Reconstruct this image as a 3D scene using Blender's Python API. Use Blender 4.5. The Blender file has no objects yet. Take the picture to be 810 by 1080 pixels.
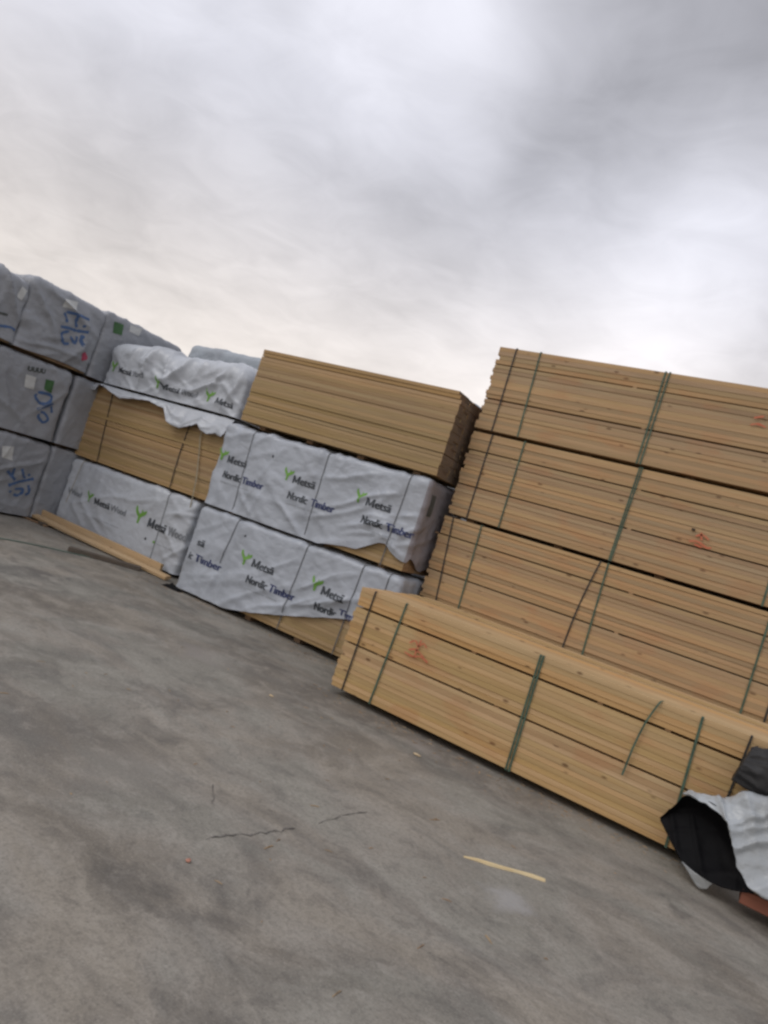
import bpy, bmesh, math, random
import numpy as np
from mathutils import Vector, Matrix, noise

random.seed(11)
SC = bpy.context.scene
COL = SC.collection

# ------------------------------------------------------------------ camera
cam_d = bpy.data.cameras.new('camera')
cam = bpy.data.objects.new('camera', cam_d)
COL.objects.link(cam)
cam_d.sensor_fit = 'VERTICAL'
cam_d.sensor_height = 36.0
cam_d.lens = 36.0 * 730.93 / 1080.0
cam_d.clip_start = 0.05
cam_d.clip_end = 5000
YAW, PITCH, ROLL = math.radians(29.583), math.radians(1.079), math.radians(18.003)
fw = Vector((-math.sin(YAW) * math.cos(PITCH), math.cos(YAW) * math.cos(PITCH), math.sin(PITCH)))
rt = fw.cross(Vector((0, 0, 1))).normalized()
up = rt.cross(fw)
cr = rt * math.cos(ROLL) + up * math.sin(ROLL)
cu = -rt * math.sin(ROLL) + up * math.cos(ROLL)
M = Matrix((cr, cu, -fw)).transposed().to_4x4()
M.translation = Vector((0, 0, 1.6))
cam.matrix_world = M
SC.camera = cam

# ------------------------------------------------------------------ render look
SC.view_settings.view_transform = 'Standard'
SC.view_settings.look = 'None'
SC.view_settings.exposure = 0.0
SC.view_settings.gamma = 1.0
SC.view_settings.use_curve_mapping = False
SC.cycles.use_denoising = True
SC.cycles.filter_width = 2.6
SC.cycles.max_bounces = 6

# ------------------------------------------------------------------ node helpers
class N:
    """tiny wrapper for building node trees"""
    def __init__(self, tree):
        self.t = tree; self.n = tree.nodes; self.l = tree.links
    def new(self, typ, **kw):
        n = self.n.new(typ)
        for k, v in kw.items(): setattr(n, k, v)
        return n
    def put(self, sock, v):
        if isinstance(v, bpy.types.NodeSocket): self.l.new(v, sock)
        else: sock.default_value = v
    def math(self, op, a, b=0.0, c=0.0, clamp=False):
        n = self.new('ShaderNodeMath', operation=op); n.use_clamp = clamp
        self.put(n.inputs[0], a); self.put(n.inputs[1], b); self.put(n.inputs[2], c)
        return n.outputs[0]
    def vmath(self, op, a, b=(0, 0, 0)):
        n = self.new('ShaderNodeVectorMath', operation=op)
        self.put(n.inputs[0], a); self.put(n.inputs[1], b)
        return n.outputs['Value'] if op in ('DOT_PRODUCT', 'LENGTH', 'DISTANCE') else n.outputs[0]
    def vscale(self, a, s):
        n = self.new('ShaderNodeVectorMath', operation='SCALE')
        self.put(n.inputs[0], a); self.put(n.inputs['Scale'], s)
        return n.outputs[0]
    def rng(self, v, a, b, c=0.0, d=1.0, smooth=True):
        n = self.new('ShaderNodeMapRange')
        n.interpolation_type = 'SMOOTHSTEP' if smooth else 'LINEAR'
        self.put(n.inputs[0], v)
        for i, x in zip((1, 2, 3, 4), (a, b, c, d)): self.put(n.inputs[i], x)
        return n.outputs[0]
    def mix(self, f, a, b, blend='MIX'):
        n = self.new('ShaderNodeMix', data_type='RGBA', blend_type=blend)
        self.put(n.inputs[0], f)
        self.put(n.inputs[6], a if isinstance(a, bpy.types.NodeSocket) else (*a, 1))
        self.put(n.inputs[7], b if isinstance(b, bpy.types.NodeSocket) else (*b, 1))
        return n.outputs[2]
    def noise(self, vec, scale, detail=4.0, rough=0.55, dist=0.0, dim='3D'):
        n = self.new('ShaderNodeTexNoise', noise_dimensions=dim)
        self.put(n.inputs['Vector'], vec); n.inputs['Scale'].default_value = scale
        n.inputs['Detail'].default_value = detail; n.inputs['Roughness'].default_value = rough
        n.inputs['Distortion'].default_value = dist
        return n
    def mapping(self, vec, scale=(1, 1, 1), loc=(0, 0, 0), rot=(0, 0, 0)):
        n = self.new('ShaderNodeMapping')
        self.put(n.inputs[0], vec)
        n.inputs['Location'].default_value = loc; n.inputs['Rotation'].default_value = rot
        n.inputs['Scale'].default_value = scale
        return n.outputs[0]

# ------------------------------------------------------------------ overcast sky
SUN_DIR = Vector((-0.45, -0.62, 0.80)).normalized()       # from behind the camera on its left
world = bpy.data.worlds.new('World')
SC.world = world
world.use_nodes = True
w = N(world.node_tree)
w.n.clear()
geo = w.new('ShaderNodeTexCoord').outputs['Generated']
sky = w.new('ShaderNodeTexSky', sky_type='NISHITA')
sky.sun_disc = False
sky.sun_elevation = math.asin(SUN_DIR.z)
sky.sun_rotation = math.atan2(SUN_DIR.x, SUN_DIR.y)
sky.air_density = 1.0; sky.dust_density = 3.0
dirn = w.vmath('NORMALIZE', geo)
warp = w.noise(dirn, 2.4, 4, 0.5)
wv = w.vscale(w.vmath('SUBTRACT', warp.outputs['Color'], (0.5, 0.5, 0.5)), 0.17)
dw = w.vmath('NORMALIZE', w.vmath('ADD', dirn, wv))
sep = w.new('ShaderNodeSeparateXYZ'); w.l.new(dirn, sep.inputs[0])
elev = sep.outputs[2]
# cloud layer brightness: pale near the horizon, grey-blue higher, with banks of darker and brighter cloud
base = w.mix(w.rng(elev, 0.12, 0.50), (0.875, 0.805, 0.755), (0.770, 0.772, 0.845))
acc = None
CLOUDS = [  # direction, angular radius, strength
    ((0.00, 0.74, 0.67), 33, -0.52), ((-0.387, 0.81, 0.441), 14, -0.17), ((-0.52, 0.74, 0.43), 13, -0.11), ((-0.30, 0.80, 0.52), 9, -0.05),
    ((-0.63, 0.643, 0.434), 12, -0.04), ((-0.85, 0.44, 0.31), 12, -0.13), ((-0.74, 0.58, 0.33), 12, -0.08), ((-0.55, 0.76, 0.36), 9, -0.07),
    ((-0.52, 0.67, 0.53), 10, 0.17), ((-0.42, 0.72, 0.55), 8, 0.10), ((-0.21, 0.865, 0.455), 12, 0.24), ((-0.30, 0.89, 0.34), 17, 0.14), ((-0.08, 0.91, 0.40), 14, 0.14),
    ((-0.88, 0.42, 0.20), 18, -0.06),
    ((0.92, 0.25, 0.35), 75, -0.40)]   # unseen dark bank on the right, added to dim the right-facing ends
for d, r, s in CLOUDS:
    d = Vector(d).normalized()
    f = w.rng(w.vmath('DOT_PRODUCT', dw, tuple(d)), math.cos(math.radians(r)), 1.0, 0.0, s)
    acc = f if acc is None else w.math('ADD', acc, f)
flat = w.math('ADD', elev, 0.22)
flat = w.math('MAXIMUM', flat, 0.05)
pl = w.new('ShaderNodeVectorMath', operation='DIVIDE')
w.l.new(dirn, pl.inputs[0])
cmb = w.new('ShaderNodeCombineXYZ')
for i in range(3): w.l.new(flat, cmb.inputs[i])
w.l.new(cmb.outputs[0], pl.inputs[1])
fb = w.noise(w.mapping(pl.outputs[0], (1, 1, 1.5), rot=(0, 0, 0.5)), 2.4, 6, 0.52, 0.8).outputs['Fac']
acc = w.math('ADD', acc, w.rng(fb, 0.25, 0.75, -0.085, 0.085, False))
fb2 = w.noise(w.mapping(pl.outputs[0], (1, 1.2, 2.0), rot=(0, 0, -0.4)), 6.0, 6, 0.55, 0.9).outputs['Fac']
acc = w.math('ADD', acc, w.rng(fb2, 0.3, 0.7, -0.055, 0.055, False))
gain = w.math('ADD', 1.0, acc)
cloud = w.mix(1.0, base, (1, 1, 1), 'MULTIPLY')
cg = w.new('ShaderNodeCombineXYZ')
for i in range(3): w.l.new(gain, cg.inputs[i])
cloudc = w.vmath('MULTIPLY', cloud, cg.outputs[0])
bg = w.new('ShaderNodeBackground')
bg.inputs['Strength'].default_value = 0.1
thick = w.mix(0.94, sky.outputs[0], w.vscale(cloudc, 10.6))     # the cloud layer in front of the clear sky
w.l.new(thick, bg.inputs[0])
wo = w.new('ShaderNodeOutputWorld')
w.l.new(bg.outputs[0], wo.inputs[0])

sun_d = bpy.data.lights.new('sun', 'SUN')
sun_d.energy = 0.55
sun_d.angle = math.radians(25)
sun_d.color = (1.0, 0.96, 0.90)
sun = bpy.data.objects.new('sun', sun_d)
COL.objects.link(sun)
sun.rotation_euler = SUN_DIR.to_track_quat('Z', 'Y').to_euler()

# ------------------------------------------------------------------ materials
def material(name):
    m = bpy.data.materials.new(name)
    m.use_nodes = True
    n = N(m.node_tree)
    n.n.clear()
    b = n.new('ShaderNodeBsdfPrincipled')
    o = n.new('ShaderNodeOutputMaterial')
    n.l.new(b.outputs[0], o.inputs[0])
    return m, n, b

def wood_material(name, base, dark, grey=0.0, knots=1.0, red=0.0):
    m, n, b = material(name)
    tc = n.new('ShaderNodeTexCoord').outputs['Object']
    oi = n.new('ShaderNodeObjectInfo').outputs['Random']
    isl = n.new('ShaderNodeNewGeometry').outputs['Random Per Island']
    off = n.new('ShaderNodeCombineXYZ')
    n.l.new(n.math('MULTIPLY', isl, 37.0), off.inputs[0])
    n.l.new(n.math('MULTIPLY', oi, 51.0), off.inputs[1])
    p = n.vmath('ADD', tc, off.outputs[0])
    grain = n.noise(n.mapping(p, (1.3, 22, 46)), 1.0, 5, 0.6, 0.6).outputs['Fac']
    broad = n.noise(n.mapping(p, (0.7, 5, 9)), 1.0, 3, 0.5).outputs['Fac']
    c = n.mix(n.rng(grain, 0.3, 0.75), dark, base)
    c = n.mix(n.rng(broad, 0.35, 0.75, 0.0, 0.45), c, tuple(x * y for x, y in zip(base, (1.05, 0.93, 0.78))))
    # each board has its own tone
    hs = n.new('ShaderNodeHueSaturation')
    n.put(hs.inputs['Hue'], n.rng(n.math('FRACT', n.math('MULTIPLY', isl, 7.31)), 0, 1, 0.491, 0.506, False))
    n.put(hs.inputs['Saturation'], n.rng(n.math('FRACT', n.math('MULTIPLY', isl, 13.7)), 0, 1, 0.88, 1.06, False))
    n.put(hs.inputs['Value'], n.rng(isl, 0, 1, 0.78, 1.09, False))
    n.put(hs.inputs['Color'], c)
    c = hs.outputs[0]
    # knots
    vo = n.new('ShaderNodeTexVoronoi'); vo.feature = 'F1'
    n.put(vo.inputs['Vector'], n.mapping(p, (4.2, 3.0, 9.0))); vo.inputs['Scale'].default_value = 1.0
    sepc = n.new('ShaderNodeSeparateColor'); n.put(sepc.inputs[0], vo.outputs['Color'])
    pick = n.math('GREATER_THAN', sepc.outputs[0], 0.22)
    kn = n.math('MULTIPLY', n.rng(vo.outputs['Distance'], 0.06, 0.16, 1.0, 0.0), pick)
    c = n.mix(n.math('MULTIPLY', kn, 0.75 * knots), c, (0.10, 0.045, 0.018))
    # weathering drifting over the whole bundle
    we = n.noise(n.vmath('ADD', tc, off.outputs[0] if False else (0, 0, 0)), 1.1, 4, 0.55).outputs['Fac']
    c = n.mix(n.rng(we, 0.35, 0.75, grey * 0.3, grey), c, (0.27, 0.215, 0.165))
    bl = n.noise(n.mapping(tc, (1.2, 1, 3.0), loc=(3.3, 1.2, 0.4)), 1.6, 3, 0.5).outputs['Fac']
    c = n.mix(n.rng(bl, 0.54, 0.68, 0.0, 0.60 * red), c, (0.47, 0.20, 0.085))
    n.put(b.inputs['Base Color'], c)
    b.inputs['Roughness'].default_value = 0.75
    b.inputs['Specular IOR Level'].default_value = 0.25
    bu = n.new('ShaderNodeBump'); bu.inputs['Strength'].default_value = 0.25; bu.inputs['Distance'].default_value = 0.004
    n.put(bu.inputs['Height'], grain); n.put(b.inputs['Normal'], bu.outputs[0])
    return m

def wrap_material(name, base, dirt, rough=0.5, dirt_amt=0.5, bump=0.5, spec=0.35):
    m, n, b = material(name)
    tc = n.new('ShaderNodeTexCoord').outputs['Object']
    oi = n.new('ShaderNodeObjectInfo').outputs['Random']
    of = n.new('ShaderNodeCombineXYZ'); n.l.new(n.math('MULTIPLY', oi, 40.0), of.inputs[0])
    p = n.vmath('ADD', tc, of.outputs[0])
    a = n.noise(p, 1.7, 5, 0.6, 0.4).outputs['Fac']
    f = n.noise(n.mapping(p, (5, 5, 1.2)), 1.6, 5, 0.65).outputs['Fac']
    c = n.mix(n.rng(a, 0.42, 0.75, 0.0, dirt_amt), base, dirt)
    c = n.mix(n.rng(f, 0.55, 0.8, 0.0, dirt_amt * 0.6), c, dirt)
    n.put(b.inputs['Base Color'], c)
    b.inputs['Roughness'].default_value = rough
    b.inputs['Specular IOR Level'].default_value = spec * 1.3
    cr1 = n.new('ShaderNodeTexVoronoi'); cr1.feature = 'DISTANCE_TO_EDGE'
    wn = n.noise(p, 3.0, 3, 0.5)
    n.put(cr1.inputs['Vector'], n.vmath('ADD', n.mapping(p, (4, 4, 6), rot=(0.3, 0.5, 0.2)), n.vscale(wn.outputs['Color'], 1.6)))
    cr1.inputs['Scale'].default_value = 1.0
    h1 = n.rng(cr1.outputs['Distance'], 0.0, 0.25)
    h2 = n.noise(n.mapping(p, (9, 9, 14), rot=(0.0, 0.6, 0.0)), 1.0, 4, 0.55, 0.5).outputs['Fac']
    h = n.math('ADD', n.math('MULTIPLY', h1, 0.35), h2)
    bu = n.new('ShaderNodeBump'); bu.inputs['Strength'].default_value = bump; bu.inputs['Distance'].default_value = 0.02
    n.put(bu.inputs['Height'], h); n.put(b.inputs['Normal'], bu.outputs[0])
    return m

def plain_material(name, col, rough=0.6, vary=0.25, scale=8.0, spec=0.3):
    m, n, b = material(name)
    tc = n.new('ShaderNodeTexCoord').outputs['Object']
    f = n.noise(tc, scale, 4, 0.6).outputs['Fac']
    lo = tuple(x * (1 - vary) for x in col); hi = tuple(min(1, x * (1 + vary)) for x in col)
    n.put(b.inputs['Base Color'], n.mix(n.rng(f, 0.3, 0.7), lo, hi))
    b.inputs['Roughness'].default_value = rough
    b.inputs['Specular IOR Level'].default_value = spec
    return m

def paint_material(name, col, cover=0.75, under=(0.3, 0.3, 0.31)):
    """worn ink or sprayed paint with thin spots"""
    m, n, b = material(name)
    tc = n.new('ShaderNodeTexCoord').outputs['Object']
    f = n.noise(tc, 14.0, 4, 0.6).outputs['Fac']
    n.put(b.inputs['Base Color'], n.mix(n.rng(f, 0.3, 0.7, 1 - cover, (1 - cover) * 0.2), col, under))
    b.inputs['Roughness'].default_value = 0.6
    return m

WOOD_R = wood_material('pine_boards', (0.545, 0.385, 0.210), (0.425, 0.285, 0.145), 0.20, 0.9, 0.40)
WOOD_F = wood_material('fresh_pine_boards', (0.640, 0.437, 0.214), (0.505, 0.323, 0.142), 0.04, 1.0, 0.45)
WOOD_M = wood_material('yellow_pine_boards', (0.490, 0.345, 0.168), (0.390, 0.262, 0.118), 0.20, 0.3, 0.0)
WOOD_L = wood_material('dull_pine_boards', (0.490, 0.335, 0.160), (0.405, 0.270, 0.122), 0.15, 0.4, 0.0)
STICK = wood_material('sticker_wood', (0.50, 0.35, 0.20), (0.36, 0.24, 0.13), 0.2, 0.2, 0.0)
BEARER = wood_material('bearer_wood', (0.34, 0.22, 0.12), (0.20, 0.13, 0.075), 0.4, 0.4, 0.0)
PLANK = wood_material('loose_plank_wood', (0.62, 0.48, 0.30), (0.50, 0.36, 0.20), 0.1, 0.5, 0.0)
OLDWOOD = wood_material('weathered_wood', (0.115, 0.100, 0.084), (0.06, 0.053, 0.046), 0.4, 0.5, 0.0)
REDWOOD = wood_material('red_stained_wood', (0.27, 0.125, 0.085), (0.20, 0.090, 0.060), 0.0, 0.4, 0.0)
WHITER = wrap_material('whiter_plastic_wrap', (0.52, 0.550, 0.590), (0.38, 0.395, 0.415), 0.30, 0.6, 0.34)
WHITE = wrap_material('pale_plastic_wrap', (0.420, 0.452, 0.500), (0.30, 0.318, 0.345), 0.30, 0.6, 0.34)
GREY = wrap_material('grey_plastic_wrap', (0.315, 0.330, 0.358), (0.22, 0.228, 0.245), 0.36, 0.7, 0.45)
GREYB = wrap_material('bluish_plastic_wrap', (0.36, 0.40, 0.44), (0.28, 0.30, 0.33), 0.5, 0.6, 0.35)
SHEETW = wrap_material('white_plastic_sheet', (0.42, 0.45, 0.47), (0.27, 0.27, 0.255), 0.26, 0.7, 0.6)
SHEETB = wrap_material('black_plastic_sheet', (0.006, 0.006, 0.007), (0.011, 0.010, 0.010), 0.6, 0.5, 0.25, 0.07)
ROLLM = wrap_material('dark_grey_plastic', (0.032, 0.032, 0.033), (0.05, 0.048, 0.046), 0.55, 0.6, 0.5, 0.2)
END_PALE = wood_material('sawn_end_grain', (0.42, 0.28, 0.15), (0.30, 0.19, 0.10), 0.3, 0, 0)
END_DARK = wood_material('shaded_weathered_end_grain', (0.20, 0.145, 0.10), (0.13, 0.092, 0.064), 0.3, 0, 0)  # weathered end grain, darkened further to carry the shade on these ends
END_SHADE = wrap_material('shaded_end_film', (0.27, 0.255, 0.275), (0.20, 0.19, 0.20), 0.45, 0.7, 0.4)
STRAPG = plain_material('green_strap', (0.075, 0.122, 0.085), 0.45, 0.25, 10)
STRAPD = plain_material('dark_strap', (0.040, 0.040, 0.036), 0.45, 0.25, 10)
STRAPW = plain_material('grey_strap', (0.12, 0.125, 0.13), 0.5, 0.2, 10)
STRAPP = plain_material('pale_strap', (0.33, 0.29, 0.21), 0.6, 0.2, 10)
INK = paint_material('charcoal_print', (0.035, 0.042, 0.050), 0.92, (0.4, 0.42, 0.45))
NAVY = paint_material('navy_print', (0.024, 0.036, 0.120), 0.92, (0.4, 0.42, 0.45))
FAINT = paint_material('faint_grey_print', (0.20, 0.215, 0.235), 0.8, (0.4, 0.42, 0.45))
FINE = paint_material('small_grey_print', (0.30, 0.32, 0.345), 0.8, (0.45, 0.47, 0.5))
LEAF = paint_material('leaf_green_print', (0.155, 0.36, 0.045), 0.9, (0.4, 0.45, 0.4))
BLUE = paint_material('blue_spray_paint', (0.055, 0.120, 0.270), 0.85, (0.2, 0.21, 0.24))
REDP = paint_material('red_spray_paint', (0.56, 0.12, 0.06), 0.55, (0.52, 0.31, 0.15))
PINK = paint_material('crimson_spray_paint', (0.42, 0.05, 0.10), 0.9, (0.25, 0.2, 0.22))
LABELM = paint_material('paper_label', (0.56, 0.57, 0.56), 0.9, (0.4, 0.42, 0.42))
GREENSQ = paint_material('green_sticker', (0.045, 0.13, 0.04), 0.85, (0.10, 0.14, 0.10))
STENCIL = paint_material('dark_stencil', (0.045, 0.055, 0.05), 0.7, (0.18, 0.19, 0.19))

# ------------------------------------------------------------------ mesh helpers
def link(name, me, mat, parent=None, smooth=False):
    o = bpy.data.objects.new(name, me)
    COL.objects.link(o)
    if mat: me.materials.append(mat)
    if parent: o.parent = parent
    if smooth:
        me.polygons.foreach_set('use_smooth', [True] * len(me.polygons))
    return o

def mesh(name, v, f, mat, parent=None, smooth=False):
    me = bpy.data.meshes.new(name)
    me.from_pydata([tuple(x) for x in v], [], f)
    me.update()
    return link(name, me, mat, parent, smooth)

def thing(name, label, cat, loc, group=None, rot=(0, 0, 0)):
    o = bpy.data.objects.new(name, None)
    o.empty_display_size = 0.2
    COL.objects.link(o)
    o.location = loc; o.rotation_euler = rot
    o['label'] = label; o['category'] = cat
    if group: o['group'] = group
    return o

def tag(o, label, cat, group=None):
    o['label'] = label; o['category'] = cat
    if group: o['group'] = group
    return o

def copy_thing(root, loc, label, rot=None):
    r = root.copy(); COL.objects.link(r); r.location = loc; r['label'] = label
    if rot is not None: r.rotation_euler = rot
    for ch in root.children:
        c = ch.copy(); COL.objects.link(c); c.parent = r
        for g in ch.children:
            d = g.copy(); COL.objects.link(d); d.parent = c
    return r

class MB:
    def __init__(self): self.v = []; self.f = []
    def box(self, x0, x1, y0, y1, z0, z1):
        b = len(self.v)
        self.v += [(x0, y0, z0), (x1, y0, z0), (x1, y1, z0), (x0, y1, z0), (x0, y0, z1), (x1, y0, z1), (x1, y1, z1), (x0, y1, z1)]
        self.f += [tuple(b + i for i in q) for q in ((0, 3, 2, 1), (4, 5, 6, 7), (0, 1, 5, 4), (1, 2, 6, 5), (2, 3, 7, 6), (3, 0, 4, 7))]
    def board(self, x0, x1, y0, y1, z0, z1, c=0.003, bow=0.0):
        """a sawn board: octagonal section with worn arrises, four stations along its length so that it can bow"""
        sec = [(y0 + c, z0), (y1 - c, z0), (y1, z0 + c), (y1, z1 - c), (y1 - c, z1), (y0 + c, z1), (y0, z1 - c), (y0, z0 + c)]
        b = len(self.v); k = 4
        for i in range(k):
            t = i / (k - 1)
            dy = bow * math.sin(math.pi * t)
            self.v += [(x0 + (x1 - x0) * t, y + dy, z) for y, z in sec]
        for i in range(k - 1):
            for j in range(8):
                a = b + i * 8 + j; d = b + i * 8 + (j + 1) % 8
                self.f.append((a, a + 8, d + 8, d))
        self.f.append(tuple(b + j for j in range(8)))
        self.f.append(tuple(b + (k - 1) * 8 + 7 - j for j in range(8)))
    def ribbon(self, pts, wdir, wid, nrm, th):
        """flat strap through pts; wdir = width direction, nrm(i) = outward direction"""
        b = len(self.v)
        for i, p in enumerate(pts):
            p = Vector(p); n = Vector(nrm(i)); wd = Vector(wdir)
            for s, t in ((-.5, 0), (.5, 0), (.5, 1), (-.5, 1)):
                self.v.append(tuple(p + wd * wid * s + n * th * t))
        for i in range(len(pts) - 1):
            for j in range(4):
                a = b + i * 4 + j; d = b + i * 4 + (j + 1) % 4
                self.f.append((a, d, d + 4, a + 4))
        e = b + (len(pts) - 1) * 4
        self.f += [(b + 3, b + 2, b + 1, b), (e, e + 1, e + 2, e + 3)]
    def build(self, name, mat, parent=None, smooth=False):
        return mesh(name, self.v, self.f, mat, parent, smooth)

def lerp_poly(poly, x):
    if x <= poly[0][0]: return poly[0][1]
    for (a, b), (c, d) in zip(poly, poly[1:]):
        if x <= c: return b + (d - b) * (x - a) / (c - a)
    return poly[-1][1]

# ------------------------------------------------------------------ ground
def make_ground_material():
    m, n, b = material('worn_concrete')
    tc = n.new('ShaderNodeTexCoord').outputs['Object']
    wq = n.noise(tc, 0.9, 3, 0.5)
    tw = n.vmath('ADD', tc, n.vscale(n.vmath('SUBTRACT', wq.outputs['Color'], (0.5, 0.5, 0.5)), 0.5))
    big = n.noise(n.mapping(tw, (0.55, 0.9, 1), rot=(0, 0, 0.25)), 1.0, 5, 0.6, 0.5).outputs['Fac']
    mid = n.noise(n.mapping(tw, (2.1, 2.9, 1), rot=(0, 0, -0.35)), 1.0, 6, 0.62, 0.6).outputs['Fac']
    smear = n.noise(n.mapping(tw, (1.4, 6.0, 1), rot=(0, 0, 0.5)), 1.0, 5, 0.6, 0.3).outputs['Fac']
    fine = n.noise(tc, 38.0, 5, 0.7).outputs['Fac']
    mott = n.noise(n.mapping(tw, (6.0, 7.0, 1), rot=(0, 0, .8)), 1.0, 7, 0.72, 0.2).outputs['Fac']
    grit = n.noise(tc, 95.0, 3, 0.7).outputs['Fac']
    huge = n.noise(n.mapping(tw, (0.35, 0.5, 1), rot=(0, 0, 0.9)), 1.0, 4, 0.55, 0.3).outputs['Fac']
    c = n.mix(n.rng(big, 0.40, 0.60), (0.200, 0.180, 0.152), (0.275, 0.250, 0.214))
    c = n.mix(n.rng(huge, 0.47, 0.60, 0.0, 0.60), c, (0.330, 0.302, 0.260))
    c = n.mix(n.rng(huge, 0.47, 0.36, 0.0, 0.42), c, (0.152, 0.142, 0.129))
    c = n.mix(n.rng(mid, 0.50, 0.60, 0.0, 0.48), c, (0.355, 0.326, 0.283))
    c = n.mix(n.rng(mid, 0.47, 0.36, 0.0, 0.38), c, (0.133, 0.123, 0.111))
    c = n.mix(n.rng(smear, 0.55, 0.68, 0.0, 0.26), c, (0.122, 0.113, 0.103))
    c = n.mix(n.rng(smear, 0.46, 0.34, 0.0, 0.20), c, (0.36, 0.335, 0.295))
    c = n.mix(n.rng(mott, 0.52, 0.62, 0.0, 0.38), c, (0.38, 0.350, 0.308))
    c = n.mix(n.rng(mott, 0.46, 0.36, 0.0, 0.34), c, (0.112, 0.103, 0.094))
    c = n.mix(n.rng(fine, 0.46, 0.62, 0.0, 0.30), c, (0.125, 0.114, 0.100))
    c = n.mix(n.rng(grit, 0.54, 0.66, 0.0, 0.34), c, (0.42, 0.395, 0.35))
    c = n.mix(n.rng(grit, 0.44, 0.34, 0.0, 0.34), c, (0.09, 0.083, 0.075))
    tint = n.noise(n.mapping(tw, (0.9, 1.3, 1), loc=(5, 2, 0)), 1.0, 5, 0.6, 0.5).outputs['Fac']
    c = n.mix(n.rng(tint, 0.45, 0.64, 0.0, 0.7), c, n.mix(1.0, c, (1.015, 0.99, 0.935), 'MULTIPLY'))
    c = n.mix(n.rng(tint, 0.56, 0.38, 0.0, 0.9), c, n.mix(1.0, c, (0.955, 0.99, 0.985), 'MULTIPLY'))
    # faint wheel tracks curving along the stacks
    sx = n.new('ShaderNodeSeparateXYZ'); n.l.new(tw, sx.inputs[0])
    for off_, wd_, k_ in ((4.95, .17, .22), (3.15, .18, .26), (2.2, .12, .18)):
        q = n.math('ADD', sx.outputs[1], n.math('MULTIPLY', n.math('MULTIPLY', sx.outputs[0], sx.outputs[0]), -0.035 if off_ > 4 else 0.03))
        q = n.math('ABSOLUTE', n.math('SUBTRACT', q, off_))
        c = n.mix(n.math('MULTIPLY', n.rng(q, wd_ * .3, wd_, k_, 0.0), n.rng(smear, .35, .6)), c, (0.085, 0.079, 0.073))
    # oil spots and spilt cement
    for (x, y, r, k, col) in [
            (-0.747, 3.712, 0.13, 0.75, (0.42, 0.41, 0.40)), (-2.06, 5.32, 0.17, 0.45, (0.38, 0.36, 0.34)), (-4.09, 4.88, 0.28, 0.55, (0.36, 0.33, 0.30)),
            (-2.0, 4.75, 0.12, 0.4, (0.38, 0.36, 0.34)), (-2.86, 3.26, 0.20, 0.40, (0.08, 0.076, 0.07)), (-1.76, 2.08, 0.18, 0.38, (0.085, 0.080, 0.075)),
            (-1.36, 2.30, 0.16, 0.5, (0.08, 0.075, 0.07)), (-6.5, 4.47, 0.5, 0.5, (0.08, 0.077, 0.075)), (-0.615, 4.394, 0.10, 0.35, (0.09, 0.085, 0.08)),
            (-0.55, 2.95, 0.17, 0.45, (0.085, 0.08, 0.075)), (-0.02, 4.62, 0.10, 0.55, (0.075, 0.07, 0.065)), (-2.55, 2.75, 0.3, 0.3, (0.33, 0.305, 0.27)),
            (-1.15, 1.8, 0.25, 0.3, (0.08, 0.075, 0.07)), (-3.3, 3.6, 0.35, 0.35, (0.09, 0.085, 0.08))]:
        dv = n.vmath('DISTANCE', tw, (x, y, 0.0))
        dd = n.math('ADD', dv, n.math('ADD', n.math('MULTIPLY', n.math('SUBTRACT', mid, 0.5), r * 2.6), n.math('MULTIPLY', n.math('SUBTRACT', mott, 0.5), r * 2.6)))
        c = n.mix(n.rng(dd, r * 0.1, r * 1.2, k * .8, 0.0), c, col)
    n.put(b.inputs['Base Color'], c)
    n.put(b.inputs['Roughness'], n.rng(big, 0.3, 0.7, 0.68, 0.88))
    b.inputs['Specular IOR Level'].default_value = 0.3
    bu = n.new('ShaderNodeBump'); bu.inputs['Strength'].default_value = 0.35; bu.inputs['Distance'].default_value = 0.006
    n.put(bu.inputs['Height'], n.math('ADD', n.math('MULTIPLY', fine, 1.0), n.math('MULTIPLY', grit, 0.4)))
    n.put(b.inputs['Normal'], bu.outputs[0])
    return m

g = mesh('ground', [(-600, -600, 0), (600, -600, 0), (600, 600, 0), (-600, 600, 0)], [(0, 1, 2, 3)], make_ground_material())
g['kind'] = 'structure'

CRACK = plain_material('crack_dirt', (0.135, 0.124, 0.113), 0.9, 0.5, 30)
def crack(pts, wid, seed):
    rnd = random.Random(seed)
    P = []
    for a, b in zip(pts, pts[1:]):
        k = max(2, int((Vector(b) - Vector(a)).length / 0.03))
        for i in range(k):
            t = i / k
            P.append(Vector(a).lerp(Vector(b), t) + Vector((rnd.gauss(0, .006), rnd.gauss(0, .006))))
    P.append(Vector(pts[-1]))
    v, f = [], []
    for i, p in enumerate(P):
        d = (P[min(i + 1, len(P) - 1)] - P[max(i - 1, 0)]).normalized(); nn = Vector((-d.y, d.x))
        ww = wid * (0.25 + rnd.random()) * (0.3 if i in (0, len(P) - 1) else 1)
        v += [(p.x + nn.x * ww, p.y + nn.y * ww, 0.004), (p.x - nn.x * ww, p.y - nn.y * ww, 0.004)]
    f = [(2 * i, 2 * i + 1, 2 * i + 3, 2 * i + 2) for i in range(len(P) - 1)]
    o = mesh('ground_crack', v, f, CRACK)
    o['kind'] = 'structure'
for k, (pts, wd) in enumerate([
        ([(-1.835, 2.60), (-1.80, 2.75), (-1.729, 2.955), (-1.69, 3.12)], .0045), ([(-1.67, 3.28), (-1.657, 3.35), (-1.641, 3.595), (-1.60, 3.72)], .0035),
        ([(-2.226, 3.049), (-2.13, 2.97), (-2.04, 2.876)], .003)]):
    crack(pts, wd, k)

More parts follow.
